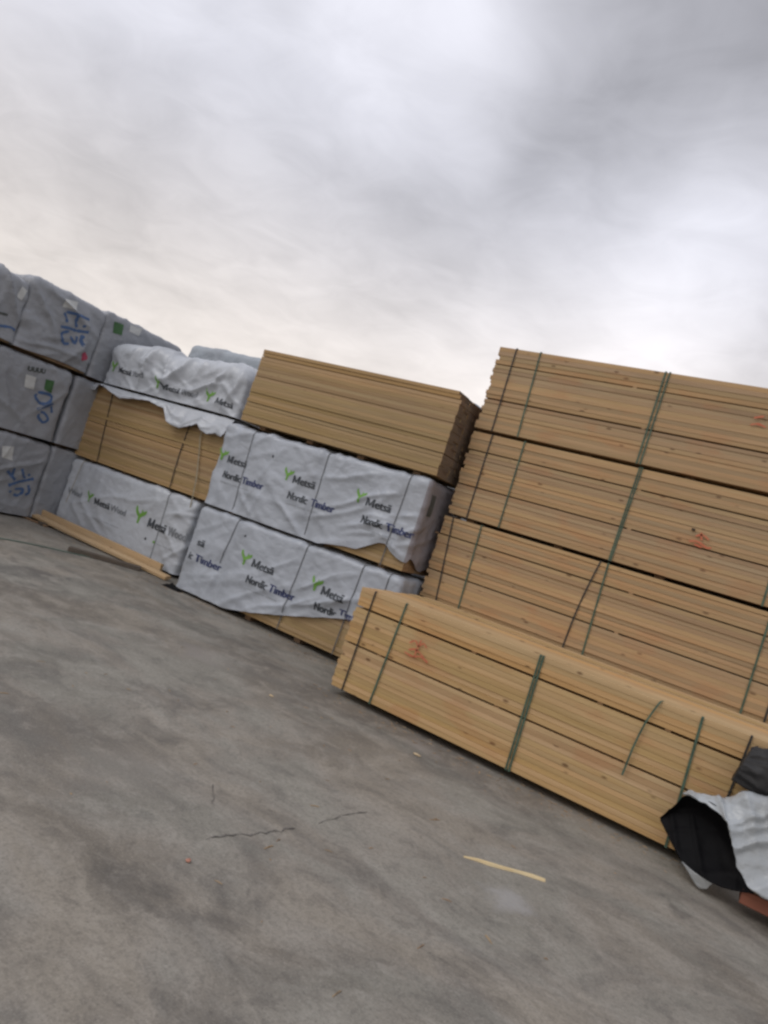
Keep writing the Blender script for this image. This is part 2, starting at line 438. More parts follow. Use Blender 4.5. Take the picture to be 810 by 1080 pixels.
# ------------------------------------------------------------------ timber bundles
def board_section(root, L, D, z0, z1, row_h, mat, seed, yjit=0.004, xjit=0.016, cols=8, gaps=None, right_cut=None, fill=0.0, end_mat=None):
    rnd = random.Random(seed)
    rows = max(1, round((z1 - z0) / row_h)); h = (z1 - z0) / rows
    mb = MB()
    edges = [-D / 2 + D * i / cols for i in range(cols + 1)]
    for r in range(rows):
        za = z0 + r * h
        for c in range(cols):
            if 1 < c < cols - 1 and 0 < r < rows - 1 and cols > 5 and c not in (2,):
                pass
            y0, y1 = edges[c], edges[c + 1]
            g0 = 0.0015; g1 = 0.0015
            if gaps and c in gaps: g1 = gaps[c]
            fj = rnd.gauss(0, yjit) if c in (0, cols - 1) else 0
            fj = max(-2.2 * yjit, min(2.2 * yjit, fj))
            xa = -L / 2 + abs(rnd.gauss(0, xjit)); xb = L / 2 - abs(rnd.gauss(0, xjit))
            if right_cut: xb -= right_cut(za + h / 2) * (0.9 + 0.2 * rnd.random())
            th = h - 0.0006 - abs(rnd.gauss(0, 0.0005)) - (rnd.uniform(.001, .004) if rnd.random() < .13 else 0)
            mb.board(xa, xb, y0 + g0 + fj, y1 - g1 + (0 if c else 0), za + 0.0003 - (fill if r == 0 and 0 < c < cols - 1 else 0), za + th, 0.0010, rnd.gauss(0, yjit * 0.6) if c == 0 else 0)
    o = mb.build('board_section', mat, root)
    o.data.materials.append(end_mat or END_PALE)
    o.data.polygons.foreach_set('material_index', [1 if i % 26 >= 24 else 0 for i in range(len(mb.f))])
    return o

def strap(root, L, D, z0, z1, xt, xb, mat, wid=0.021, off=0.006, bow=0.0, dive=False, zlo=None):
    """a band right round the bundle; xt, xb = where it crosses the top and the bottom of the front"""
    mb = MB()
    yf, yb = -D / 2 - off, D / 2 + off
    zl = z0 if zlo is None else zlo
    path = []; nrm = []
    for i in range(9):
        t = i / 8
        z = zl + (z1 - zl) * t
        x = xb + (xt - xb) * t + bow * math.sin(math.pi * t)
        path.append((x, yf, z)); nrm.append((0, -1, 0))
    c = 0.010
    if dive:
        path[-1] = (xt, yf, z1 + off - c); nrm[-1] = (0, -1, 0.3)
        path += [(xt, yf + c, z1 + off * .6), (xt, yf + .05, z1 - .012), (xt, yb - .05, z1 - .012), (xt, yb, z1 - .02), (xb, yb, z0)]
        nrm += [(0, -.3, 1), (0, .3, 1), (0, .3, 1), (0, 1, .3), (0, 1, 0)]
    else:
        path[-1] = (xt, yf, z1 + off - c); nrm[-1] = (0, -1, 0.3)
        path += [(xt, yf + c, z1 + off), (xt, yb - c, z1 + off), (xt, yb, z1 + off - c), (xb, yb, z0)]
        nrm += [(0, -.3, 1), (0, .3, 1), (0, 1, .3), (0, 1, 0)]
    mb.ribbon(path, (1, 0, 0), wid, lambda i: nrm[i], 0.0022)
    return mb.build('strap', mat, root)

def bearers(root, L, D, h, n=3, mat=None, ends=0.35):
    for i in range(n):
        x = -L / 2 + ends + (L - 2 * ends) * i / (n - 1)
        mb = MB(); mb.board(-0.5, 0.5, -0.045, 0.045, 0, 1, 0.003)
        v = [(x + y, xx * (D - 0.24), z * h) for xx, y, z in mb.v]
        mesh('bearer', v, [tuple(reversed(q)) for q in mb.f], mat or BEARER, root)

def paint_stroke(root, pts, wid, mat, place, name='paint_mark'):
    """a brushed stroke through 2-D points; place(u, v) -> 3-D point and outward normal"""
    P = []
    pts = [Vector(p) for p in pts]
    for i in range(len(pts) - 1):
        p0 = pts[max(i - 1, 0)]; p1 = pts[i]; p2 = pts[i + 1]; p3 = pts[min(i + 2, len(pts) - 1)]
        k = max(3, int((p2 - p1).length / 0.012))
        for j in range(k):
            t = j / k
            P.append(0.5 * ((2 * p1) + (p2 - p0) * t + (2 * p0 - 5 * p1 + 4 * p2 - p3) * t * t + (3 * p1 - p0 - 3 * p2 + p3) * t ** 3))
    P.append(pts[-1])
    v, f = [], []
    for i, p in enumerate(P):
        d = P[min(i + 1, len(P) - 1)] - P[max(i - 1, 0)]
        d = d.normalized() if d.length > 1e-9 else Vector((1, 0)); nn = Vector((-d.y, d.x))
        ww = wid / 2 * (0.75 + 0.5 * noise.noise(Vector((p.x * 30, p.y * 30, 5))) + 0.25)
        if i in (0, len(P) - 1): ww *= 0.5
        for s in (-1, 1):
            q = p + nn * ww * s
            v.append(place(q.x, q.y))
    f = [(2 * i, 2 * i + 1, 2 * i + 3, 2 * i + 2) for i in range(len(P) - 1)]
    return mesh(name, v, f, mat, root)

# ---- the wrapping sheet -----------------------------------------------------
def ridge(t):
    return max(0.0, 1.0 - abs(t) * 3.2) ** 1.5

def make_wrinkle(seed, amp=1.0, straps=(), creases=()):
    """outward displacement (metres) of a loosely strapped plastic sheet at face coordinates (u along, z up)"""
    o = seed * 13.7
    def wr(u, z):
        b = noise.noise(Vector((u * 0.9 + o, z * 1.5, o))) * 0.018
        m1 = 0.5 + 0.5 * noise.noise(Vector((u * 0.8, z * 1.1, o + 3)))
        d = 0.0
        for k, (ca, sa, fr, a) in enumerate(((0.90, 0.43, 4.2, .020), (0.83, -0.55, 3.6, .017), (0.30, 0.95, 5.0, .012), (0.97, -0.2, 7.0, .008))):
            p = u * ca + z * sa; q = -u * sa + z * ca
            t = noise.noise(Vector((p * 0.75 + o * (k + 1), q * fr, o + k * 9)))
            mk = max(0.0, 0.35 + noise.noise(Vector((u * 1.1 + k * 7, z * 1.4, o + k))) * 1.2)
            d += ridge(t) * a * mk
        d += abs(noise.noise(Vector((u * 8, z * 10, o)))) * -0.0045
        d += abs(noise.noise(Vector((u * 4 + o, z * 3.2, o)))) * -0.012 + .006
        for (uc, zc, ang, ln, wd, hh) in creases:
            ca, sa = math.cos(ang), math.sin(ang)
            p = (u - uc) * ca + (z - zc) * sa; q = -(u - uc) * sa + (z - zc) * ca
            q += 0.02 * math.sin(p * 7 + uc * 5)
            d += hh * math.exp(-abs(q) / wd / .9) * max(0.0, 1 - (p / ln) ** 2)
        v = (b * .8 + d * 1.45) * amp + 0.014
        for s in straps:
            v *= 1 - 0.72 * math.exp(-((u - s) / 0.06) ** 2)
        return max(0.006, v)
    return wr

def wrap_shell(root, L, D, H, seed, mat, amp=1.0, straps=(), low=None, r_top=0.05, puff=0.03, step=0.024, creases=(), z_base=0.0, slump=None):
    """the sheet round a bundle: four sides, a rounded top edge and the top, one continuous mesh; low(u) = hem height on the front"""
    wr = make_wrinkle(seed, amp, straps, creases)
    r = 0.035
    per = []   # x, y, nx, ny, u
    hx, hy = L / 2, D / 2
    def line(a, b, n, st):
        a, b = Vector(a), Vector(b); k = max(2, int((b - a).length / st))
        for i in range(k):
            p = a.lerp(b, i / k); per.append((p.x, p.y, n[0], n[1]))
    def corner(cx, cy, a0):
        for i in range(4):
            a = a0 + math.pi / 2 * i / 4
            per.append((cx + r * math.cos(a), cy + r * math.sin(a), math.cos(a), math.sin(a)))
    line((-hx + r, -hy), (hx - r, -hy), (0, -1), step); corner(hx - r, -hy + r, -math.pi / 2)
    line((hx, -hy + r), (hx, hy - r), (1, 0), step); corner(hx - r, hy - r, 0)
    line((hx - r, hy), (-hx + r, hy), (0, 1), 0.08); corner(-hx + r, hy - r, math.pi / 2)
    line((-hx, hy - r), (-hx, -hy + r), (-1, 0), step); corner(-hx + r, -hy + r, math.pi)
    n = len(per)
    us = []
    for x, y, nx, ny in per:                                # a continuous face coordinate that turns the corners
        if abs(ny) > .9 and ny < 0: us.append(x)
        elif nx > .1: us.append(hx + (y + hy))
        elif nx < -.1: us.append(-hx - (y + hy))
        elif ny < 0: us.append(x)
        else: us.append(hx + D + (hx - x) if x > 0 else -hx - D - (x + hx))
    K = max(6, int((H - r_top) / step))
    v = []
    rings = 0
    for k in range(K + 1):
        t = k / K
        for (x, y, nx, ny), u in zip(per, us):
            zl = z_base
            if low: zl = low(x, y, nx, ny)
            z = zl + (H - r_top - zl) * t
            d = wr(u, z)
            hem = 0.012 * math.exp(-((z - zl) / 0.05) ** 2)
            d += hem * (0.5 + noise.noise(Vector((u * 6, 3.1, seed))))
            v.append((x + nx * d, y + ny * d, z))
        rings += 1
    arc = 5
    for k in range(1, arc + 1):
        a = math.pi / 2 * k / arc
        ins, zz = r_top * (1 - math.cos(a)), H - r_top + r_top * math.sin(a)
        for (x, y, nx, ny), u in zip(per, us):
            d = wr(u, zz) * math.cos(a)
            dz = wr(u, zz) * math.sin(a)
            v.append((x * (hx - ins) / hx + nx * d, y * (hy - ins) / hy + ny * d, zz + dz))
        rings += 1
    tops = [0.02, 0.05, 0.09, 0.14, 0.2, 0.27, 0.35, 0.44, hy - r_top - 0.03]
    for q, ins in enumerate(tops):
        tt = ins / (hy - r_top)
        i2 = r_top + ins
        for (x, y, nx, ny), u in zip(per, us):
            xx, yy = x * (hx - i2) / hx, y * (hy - i2) / hy
            d = wr(xx * 1.0 + 9, yy + 4) * (1 - 0.0 * tt)
            base = wr(u, H)
            d = base * (1 - min(1, tt * 2.5)) + d * min(1, tt * 2.5)
            v.append((xx, yy, H + d + puff * math.sin(min(1, tt) * math.pi / 2)))
        rings += 1
    f = []
    for k in range(rings - 1):
        for i in range(n):
            a = k * n + i; b = k * n + (i + 1) % n
            f.append((a, b, b + n, a + n))
    f.append(tuple((rings - 1) * n + i for i in range(n)))
    if slump:
        v = [slump(*p) for p in v]
    o = mesh('plastic_wrap', v, f, mat, root, True)
    return o, wr

# ---- printed lettering ------------------------------------------------------
_text_cache = {}
def text_verts(s, bold):
    key = (s, bold)
    if key in _text_cache: return _text_cache[key]
    cd = bpy.data.curves.new('lettering', 'FONT')
    cd.body = s; cd.size = 1.0; cd.offset = bold; cd.resolution_u = 3
    cd.space_character = 1.0 + bold * 1.6
    ob = bpy.data.objects.new('lettering', cd)
    COL.objects.link(ob)
    bpy.context.view_layer.update()
    ev = ob.evaluated_get(bpy.context.evaluated_depsgraph_get())
    me = ev.to_mesh()
    bm = bmesh.new(); bm.from_mesh(me)
    ev.to_mesh_clear()
    bpy.data.objects.remove(ob); bpy.data.curves.remove(cd)
    bmesh.ops.triangulate(bm, faces=bm.faces[:])
    for _ in range(3):
        le = [e for e in bm.edges if e.calc_length() > 0.22]
        if not le: break
        bmesh.ops.subdivide_edges(bm, edges=le, cuts=1)
        bmesh.ops.triangulate(bm, faces=[q for q in bm.faces if len(q.verts) > 3])
    bm.verts.index_update()
    vv = [(q.co.x, q.co.y) for q in bm.verts]
    ff = [tuple(x.index for x in q.verts) for q in bm.faces]
    bm.free()
    xs = [a for a, _ in vv]
    x0, x1 = min(xs), max(xs)
    out = ([((a - x0) / (x1 - x0), y) for a, y in vv], ff, x1 - x0)
    _text_cache[key] = out
    return out

def printed(root, s, x, z, width, height, mat, place, bold=0.13, name='lettering'):
    """s printed from x with baseline z; width of the whole word, height = height of a capital"""
    vv, ff, _ = text_verts(s, 0.008)
    V, F = [], []
    for k, sh_ in enumerate((-.5, 0, .5)):                 # three passes a little apart make the bold face
        b0 = len(V); lift = .0006 * k
        dx = sh_ * height * bold * 1.0
        for a, y in vv:
            p = place(x + a * (width - height * bold) + height * bold * .5 + dx, z + y * height / 0.67)
            V.append((p[0], p[1] - lift, p[2]))
        F += [tuple(b0 + q for q in f_) for f_ in ff]
    return mesh(name, V, F, mat, root)

def metsa(root, x, z, width, height, place):
    """the bold dark word, its wide capital drawn as four bars"""
    wm = width * .335; h = height * 1.07; t = .26 * h
    mb = MB()
    def bar(ax, az, bx, bz, lift):
        b = len(mb.v); k = 6
        for i in range(k + 1):
            q = i / k; cx_, cz_ = ax + (bx - ax) * q, az + (bz - az) * q
            for s_ in (-.5, .5):
                p = place(x + cx_ + s_ * t, z + cz_); mb.v.append((p[0], p[1] - lift, p[2]))
        mb.f.extend((b + 2 * i, b + 2 * i + 1, b + 2 * i + 3, b + 2 * i + 2) for i in range(k))
    bar(t / 2, 0, t / 2, h, 0); bar(wm - t / 2, 0, wm - t / 2, h, .0006)
    bar(t * .55, h, wm / 2, h * .12, .0012); bar(wm - t * .55, h, wm / 2, h * .12, .0018)
    mb.build('lettering', INK, root)
    printed(root, 'ets\u00e4', x + wm + height * .07, z, width - wm - height * .07, height, INK, place)

def small_print(root, x, z, width, place):
    for a, b in ((0, .34), (.37, .62), (.66, 1.0)):
        paint_stroke(root, [(x + a * width, z), (x + (a + b) / 2 * width, z + .002), (x + b * width, z)], .011, FINE, place, 'small_print')

def logo(root, x, z, s, place):
    """a green sprout: a stem that forks into a narrow left leaf and a broad right one"""
    mb = MB()
    def strip(pts):
        b = len(mb.v)
        for cx, cz, w, a in pts:
            nx, nz = math.cos(a) * w / 2, math.sin(a) * w / 2
            mb.v.append(place(x + (cx - nx) * s, z + (cz - nz) * s)); mb.v.append(place(x + (cx + nx) * s, z + (cz + nz) * s))
        mb.f.extend((b + 2 * i, b + 2 * i + 1, b + 2 * i + 3, b + 2 * i + 2) for i in range(len(pts) - 1))
    strip([(-.02, -.50, .16, 0), (0, -.30, .19, 0), (0, -.12, .24, 0), (-.03, 0, .30, .2)])
    strip([(-.05, -.04, .24, .5), (-.20, .10, .22, .6), (-.33, .26, .20, .5), (-.38, .42, .15, .1), (-.37, .50, .05, 0)])
    strip([(.03, -.06, .22, -.7), (.17, .06, .25, -.75), (.32, .14, .24, -1.0), (.46, .24, .19, -.8), (.53, .36, .08, -.4)])
    strip([(.20, .12, .12, -.2), (.20, .26, .13, -.1), (.17, .36, .05, 0)])
    return mesh('sprout_emblem', mb.v, mb.f, LEAF, root)

def front_place(wr, D, cx, gap=0.004):
    return lambda u, z: (u, -D / 2 - wr(u, z) - gap, z)

# =================================================================== the right-hand stack
RX0, RX1, RY, RD = -3.222, 0.33, 7.009, 1.15
RL = RX1 - RX0; RC = (RX0 + RX1) / 2
def right_bundle(zb, ztop, s1, s2, label, seed, straps, dx=0.0, group='bare timber bundles of the tall right stack'):
    root = thing('timber_bundle', label, 'timber bundle', (RC + dx, RY + RD / 2, zb), group)
    H = ztop - zb; bh = 0.038
    bearers(root, RL, RD, bh - 0.003, 4, STICK if False else BEARER, 0.25)
    g = 0.013
    board_section(root, RL, RD, bh, s2 - zb - g / 2, 0.0437, WOOD_R, seed)
    board_section(root, RL, RD, s2 - zb + g / 2, s1 - zb - g / 2, 0.0437, WOOD_R, seed + 1, fill=g * .9)
    board_section(root, RL, RD, s1 - zb + g / 2, H, 0.0437, WOOD_R, seed + 2, 0.003, 0.018, fill=g * .9)
    rnd = random.Random(seed)
    for zc in (s1 - zb, s2 - zb):
        for k in range(3):
            x = -RL / 2 + 0.3 + (RL - 0.6) * (k + rnd.uniform(-.25, .25)) / 2
            mb = MB(); mb.box(x - 0.02, x + 0.02, -RD / 2 + (.004 if k == 1 else .06), RD / 2, zc - g / 2 - 0.0005, zc + g / 2 + 0.0005)
            mb.build('sticker', STICK, root)
    for (xt, xb, mt, bow, wd) in straps:
        strap(root, RL, RD, 0.030, H, xt - RC - dx, xb - RC - dx, mt, wd, 0.008, bow)
    return root

rb1 = right_bundle(2.918, 3.90, 3.70, 3.306, 'topmost bare timber bundle of the tall right stack against the sky', 101,
                   [(-3.015, -3.0, STRAPD, .0, .015), (-2.735, -2.695, STRAPG, 0, .016), (-1.425, -1.43, STRAPG, 0, .017), (-1.385, -1.395, STRAPG, 0, .016), (0.02, 0.02, STRAPG, 0, .017), (.22, .22, STRAPD, 0, .017)])
rb2 = right_bundle(1.925, 2.915, 2.705, 2.308, 'second bare timber bundle from the top of the tall right stack', 202,
                   [(-2.975, -2.968, STRAPD, .0, .015), (-2.596, -2.585, STRAPG, 0, .016), (-1.385, -1.40, STRAPG, 0, .015), (-1.36, -1.382, STRAPG, 0, .014), (-0.04, -0.035, STRAPG, 0, .017), (.23, .23, STRAPD, 0, .017)], 0.006)
rb3 = right_bundle(0.955, 1.922, 1.714, 1.310, 'bare timber bundle just above and behind the single front bundle, with a bowed dark strap', 303,
                   [(-3.115, -3.012, STRAPD, .0, .015), (-2.772, -2.737, STRAPG, 0, .016), (-1.47, -1.57, STRAPD, -0.02, .015), (-1.393, -1.37, STRAPG, 0, .017), (0.053, 0.051, STRAPG, 0, .017), (.24, .24, STRAPD, 0, .017)], -0.015)
rb4 = right_bundle(0.0, 0.952, 0.75, 0.36, 'lowest bare timber bundle of the tall right stack, hidden behind the single front bundle', 404,
                   [(-3.0, -3.0, STRAPD, 0, .017), (-1.39, -1.39, STRAPG, 0, .017), (0.05, 0.05, STRAPG, 0, .017)], 0.0)

def wood_place(D, gap=0.016):
    return lambda u, z: (u, -D / 2 - gap, z)
wp = wood_place(RD)
for strokes, root, zb, dx in [
        ([[(-.72, 2.405), (-.66, 2.43), (-.60, 2.40)], [(-.68, 2.45), (-.66, 2.38)], [(-.76, 2.345), (-.69, 2.36), (-.60, 2.325), (-.56, 2.34)], [(-.71, 2.33), (-.64, 2.315)]], rb2, 1.925, .006),
        ([[(-.55, 3.60), (-.47, 3.63)], [(-.56, 3.53), (-.50, 3.55), (-.43, 3.53)]], rb1, 2.918, 0)]:
    for s in strokes:
        paint_stroke(root, [(x - RC - dx, z - zb) for x, z in s], 0.017, REDP, wp)
mb = MB(); mb.box(-.775 - RC, -.745 - RC, -RD / 2 - .022, -RD / 2, 2.452 - 1.925, 2.468 - 1.925)
mb.build('tag', plain_material('black_tag', (.02, .02, .02)), rb2)

# =================================================================== the single bundle in front of it
FX0, FX1, FY, FD = -3.139, 0.32, 5.56, 1.40
FL = FX1 - FX0; FC = (FX0 + FX1) / 2
fb = thing('timber_bundle', 'single low bundle of fresh bare timber on the ground in front of the right stack', 'timber bundle', (FC, FY + FD / 2, 0))
bearers(fb, FL, FD - 0.25, 0.067, 5, OLDWOOD, 0.3)
board_section(fb, FL, FD, 0.069, 0.482, 0.0433, WOOD_F, 501, 0.0022, 0.014, 7, {4: .018})
board_section(fb, FL, FD, 0.498, 0.820, 0.0433, WOOD_F, 502, 0.0026, 0.014, 7, {4: .018}, None, .014)
board_section(fb, FL, FD, 0.836, 1.006, 0.0433, WOOD_F, 503, 0.0024, 0.020, 7, {4: .07}, None, .014)
for zc, xs in ((.490, (-1.35, -.2, .85, 1.35)), (.828, (-1.2, -.52, .55, 1.05))):
    for x in xs:
        mb = MB(); mb.box(x - .022, x + .022, -FD / 2 + .02, FD / 2, zc - .0083, zc + .0083); mb.build('sticker', STICK, fb)
for xt, xb, mt, wd in ((-2.975, -2.996, STRAPD, .015), (-2.642, -2.694, STRAPG, .017), (-1.386, -1.378, STRAPG, .016), (-1.362, -1.350, STRAPG, .017), (-.170, -.150, STRAPG, .018), (.148, .085, STRAPD, .015)):
    strap(fb, FL, FD, .06, 1.006, xt - FC, xb - FC, mt, wd, 0.009, dive=True)
mb = MB()      # the strap that has come loose and dangles from the top edge
pts = [(-.445, -FD / 2 + .012, 1.014), (-.458, -FD / 2 - .012, 1.008), (-.470, -FD / 2 - .020, .975), (-.490, -FD / 2 - .022, .91), (-.512, -FD / 2 - .022, .829), (-.530, -FD / 2 - .024, .72), (-.543, -FD / 2 - .025, .611), (-.550, -FD / 2 - .028, .50), (-.556, -FD / 2 - .03, .405)]
pts = [(x - FC, y, z) for x, y, z in pts]
mb.ribbon(pts, (1, 0, 0.1), .014, lambda i: (0, -1, .2) if i > 0 else (0, -.2, 1), .0022)
mb.build('strap', STRAPG, fb)['label'] = 'loose green strap end dangling down the front'
wpf = wood_place(FD, 0.017)
for s in ([(-2.50, .70), (-2.45, .735), (-2.41, .70), (-2.37, .74), (-2.33, .71)], [(-2.49, .64), (-2.42, .665), (-2.33, .63)], [(-2.52, .61), (-2.43, .60), (-2.36, .625), (-2.28, .60)], [(-2.40, .76), (-2.42, .60)]):
    paint_stroke(fb, [(x - FC, z) for x, z in s], .015, REDP, wpf)

# =================================================================== the middle stack
MY, MD = 6.678, 0.99
M1X0, M1X1 = -6.235, -3.315
ml = M1X1 - M1X0; mc = (M1X0 + M1X1) / 2
m1 = thing('timber_bundle', 'bare yellowish timber bundle topping the middle stack, its right edge worn round', 'timber bundle', (mc, MY + MD / 2, 2.262), None, (0, math.radians(0.85), 0))
bearers(m1, ml, MD, .045, 4, BEARER, .3)
cut = lambda z: 0.0 if z < .86 else 0.07 * ((z - .86) / .14) ** 2
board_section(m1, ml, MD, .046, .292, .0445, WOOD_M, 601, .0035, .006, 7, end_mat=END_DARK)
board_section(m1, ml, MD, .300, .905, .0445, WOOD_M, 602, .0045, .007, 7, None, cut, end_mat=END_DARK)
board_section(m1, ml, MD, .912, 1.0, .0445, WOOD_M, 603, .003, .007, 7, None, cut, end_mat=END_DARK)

def wrapped_bundle(label, x0, x1, y0, D, zb, H, seed, mat, group, wood=WOOD_M, low=None, amp=1.0, straps=(), boards=True, zfull=None, bearer_h=.05, **kw):
    L = x1 - x0
    root = thing('wrapped_timber_bundle', label, 'wrapped timber', ((x0 + x1) / 2, y0 + D / 2, zb), group)
    bearers(root, L, D - .04, bearer_h - .003, 4, BEARER, .35)
    if boards:
        board_section(root, L - .02, D - .02, bearer_h, zfull or (H - .05), .0445, wood, seed * 7, .004, .008, 7)
    o, wr = wrap_shell(root, L, D, H, seed, mat, amp, [s[0] for s in straps], low, z_base=bearer_h - .01, **kw)
    for s in straps:
        xt, xb, mt, wd, zlo = s
        mb = MB()                                        # the band lies on the sheet and follows it
        zs = [zlo + (H - .03 - zlo) * i / 24 for i in range(25)]
        hem = low(xb, -D / 2, 0, -1) if low else 0
        path = []
        for i, z in enumerate(zs):
            x = xb + (xt - xb) * i / 24
            d = wr(x, z) if z > hem else 0.004
            path.append((x, -D / 2 - d - .003, z))
        nr = [(0, -1, 0)] * 25
        rt_ = kw.get('r_top', .05)
        path += [(xt, -D / 2 + rt_ * .5, H + .022), (xt, -D / 2 + .2, H + .05), (xt, 0, H + .06), (xt, D / 2 - .2, H + .05), (xt, D / 2 + .02, H - .02), (xb, D / 2 + .03, zlo)]
        nr += [(0, -.5, .9), (0, 0, 1), (0, 0, 1), (0, 0, 1), (0, .7, .7), (0, 1, 0)]
        mb.ribbon(path, (1, 0, 0), wd, lambda i: nr[i], .002)
        mb.build('strap', mt, root)
    return root, wr, L

def hem_from(poly, base, right=None, left=None):
    def low(x, y, nx, ny):
        if ny < -.5: return max(base, lerp_poly(poly, x) + 0.008 * noise.noise(Vector((x * 9, 1.7, 2))))
        if nx > .1: return base if right is None else right(y)
        return base
    return low

# --- middle of the middle stack: two lines of lettering and a sprout, three times over
x0, x1, zb = -6.36, -3.345, 1.142; cx = (x0 + x1) / 2
hem = hem_from([(x - cx, z - zb) for x, z in ((-6.5, 1.15), (-4.50, 1.17), (-4.25, 1.225), (-3.97, 1.255), (-3.70, 1.41), (-3.635, 1.42), (-3.574, 1.362), (-3.444, 1.305), (-3.35, 1.29))], .03, lambda y: .15 + .06 * math.sin(y * 9))
m2, wr2, L2 = wrapped_bundle('pale wrapped bundle midway up the centre stack, timber showing under its torn lower edge', x0, x1, MY, MD, zb, 1.075, 21, WHITE,
    'pale printed bundles of the centre stack', low=hem, amp=.95, straps=[(-5.923 - cx, -5.866 - cx, STRAPW, .013, .05), (-4.732 - cx, -4.707 - cx, STRAPW, .013, .03), (-3.596 - cx, -3.631 - cx, STRAPW, .013, .03)],
    creases=[(-4.1 - cx, .66, .42, .55, .03, .030), (-3.85 - cx, .42, .25, .5, .035, .035), (-3.6 - cx, .30, -.35, .3, .03, .03), (-5.0 - cx, .20, -.5, .4, .03, .025), (-5.75 - cx, .25, -.75, .35, .03, .022), (-4.4 - cx, .86, .25, .6, .03, .022), (-3.75 - cx, .52, .1, .35, .025, .022), (-3.55 - cx, .62, .35, .22, .02, .022), (-3.62 - cx, .46, -.15, .25, .02, .024), (-3.5 - cx, .38, .9, .22, .02, .022), (-3.9 - cx, .30, .2, .35, .02, .022)])
pf = front_place(wr2, MD, cx)
for i, (lx, tx) in enumerate(((-6.30, -6.205), (-5.20, -5.105), (-4.135, -4.03))):
    logo(m2, lx - cx, 1.835 - zb, .155, pf)
    metsa(m2, tx - cx, 1.752 - zb, .335, .088, pf)
    x = tx + .005
    printed(m2, 'Nordic', x - cx, 1.555 - zb, .305, .085, INK, pf)
    printed(m2, 'Timber', x + .335 - cx, 1.555 - zb, .36, .085, NAVY, pf)
    small_print(m2, x - cx, 1.495 - zb, .50, pf)
paint_stroke(m2, [(-5.52 - cx, 1.985 - zb), (-5.49 - cx, 1.99 - zb)], .03, INK, pf, 'speck')
# the folded film closing the right-hand end has shade put into its colour
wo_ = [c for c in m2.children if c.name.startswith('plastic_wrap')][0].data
wo_.materials.append(END_SHADE)
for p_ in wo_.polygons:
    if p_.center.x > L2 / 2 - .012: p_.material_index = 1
# printed square on the shaded end
mb = MB()
pe = lambda y, z: (L2 / 2 + wr2(L2 / 2 + y + MD / 2, z) + .006, y, z)
for a in range(6):
    for b in range(6):
        y0_, z0_ = -MD / 2 + .07 + a * .018, .70 + b * .040
        mb.v += [pe(y0_, z0_), pe(y0_ + .018, z0_), pe(y0_ + .018, z0_ + .04), pe(y0_, z0_ + .04)]
        k = len(mb.v); mb.f.append((k - 4, k - 3, k - 2, k - 1))
mb.build('printed_square', STENCIL, m2)

# --- bottom of the middle stack
x0, x1, zb = -6.34, -3.30, 0.0; cx = (x0 + x1) / 2
hem = hem_from([(x - cx, z) for x, z in ((-6.4, .04), (-5.65, .04), (-5.45, .05), (-5.266, .085), (-4.95, .16), (-4.627, .25), (-4.178, .384), (-3.886, .47), (-3.6, .54), (-3.3, .58))], .04, lambda y: .45)
m3, wr3, L3 = wrapped_bundle('pale wrapped bundle at the bottom of the centre stack, cover hitched up', x0, x1, MY - .03, MD, zb, 1.115, 33, WHITE,
    'pale printed bundles of the centre stack', low=hem, amp=.85, bearer_h=.075, straps=[(-5.698 - cx, -5.766 - cx, STRAPW, .013, .53), (-4.592 - cx, -4.652 - cx, STRAPW, .013, .07), (-3.80 - cx, -3.844 - cx, STRAPW, .013, .07), (-3.453 - cx, -3.466 - cx, STRAPW, .013, .5)],
    creases=[(-4.4 - cx, .70, .55, .6, .03, .024), (-4.7 - cx, .35, .45, .6, .03, .028), (-4.1 - cx, .58, .35, .6, .03, .030), (-3.8 - cx, .70, .45, .5, .03, .026), (-4.9 - cx, .75, .7, .4, .03, .018)])
pf = front_place(wr3, MD, cx)
printed(m3, 's\u00e4', -6.215 - cx, .635, .14, .088, INK, pf)
printed(m3, 'ic', -6.285 - cx, .44, .075, .085, INK, pf)
printed(m3, 'Timber', -6.175 - cx, .435, .46, .088, NAVY, pf)
logo(m3, -5.40 - cx, .71, .175, pf)
metsa(m3, -5.275 - cx, .64, .355, .092, pf)
printed(m3, 'Nordic', -5.265 - cx, .447, .325, .088, INK, pf)
printed(m3, 'Timber', -4.915 - cx, .447, .375, .088, NAVY, pf)
small_print(m3, -5.26 - cx, .375, .5, pf)
logo(m3, -4.31 - cx, .735, .165, pf)
metsa(m3, -4.215 - cx, .645, .335, .092, pf)
printed(m3, 'Nordic', -4.235 - cx, .46, .30, .085, INK, pf)
printed(m3, 'Timber', -3.91 - cx, .49, .34, .085, NAVY, pf)
paint_stroke(m3, [(-5.52 - cx, .955), (-5.49 - cx, .96)], .03, INK, pf, 'speck')

# =================================================================== the left printed stack
LY, LD = 7.183, 1.12
# --- bottom
x0, x1, zb = -9.765, -6.965, 0.0; cx = (x0 + x1) / 2
l3, wr, LL = wrapped_bundle('pale wrapped bundle on the ground behind the loose planks', x0, x1, LY, LD, zb, 1.095, 44, WHITER, 'pale printed bundles of the left centre stack',
    amp=.85, bearer_h=.06, straps=[(-7.518 - cx, -7.491 - cx, STRAPW, .012, .08), (-9.55 - cx, -9.62 - cx, STRAPP, .012, .4)],
    creases=[(-7.2 - cx, .85, .3, .5, .03, .028), (-7.3 - cx, .5, -.5, .4, .03, .022), (-8.3 - cx, .8, .2, .8, .04, .02), (-7.1 - cx, .3, .8, .35, .03, .028), (-8.8 - cx, .33, -.1, .6, .03, .015)])
pf = front_place(wr, LD, cx)
printed(l3, 'Wood', -9.66 - cx, .555, .36, .085, FAINT, pf)
logo(l3, -9.115 - cx, .625, .17, pf)
metsa(l3, -8.965 - cx, .545, .36, .095, pf)
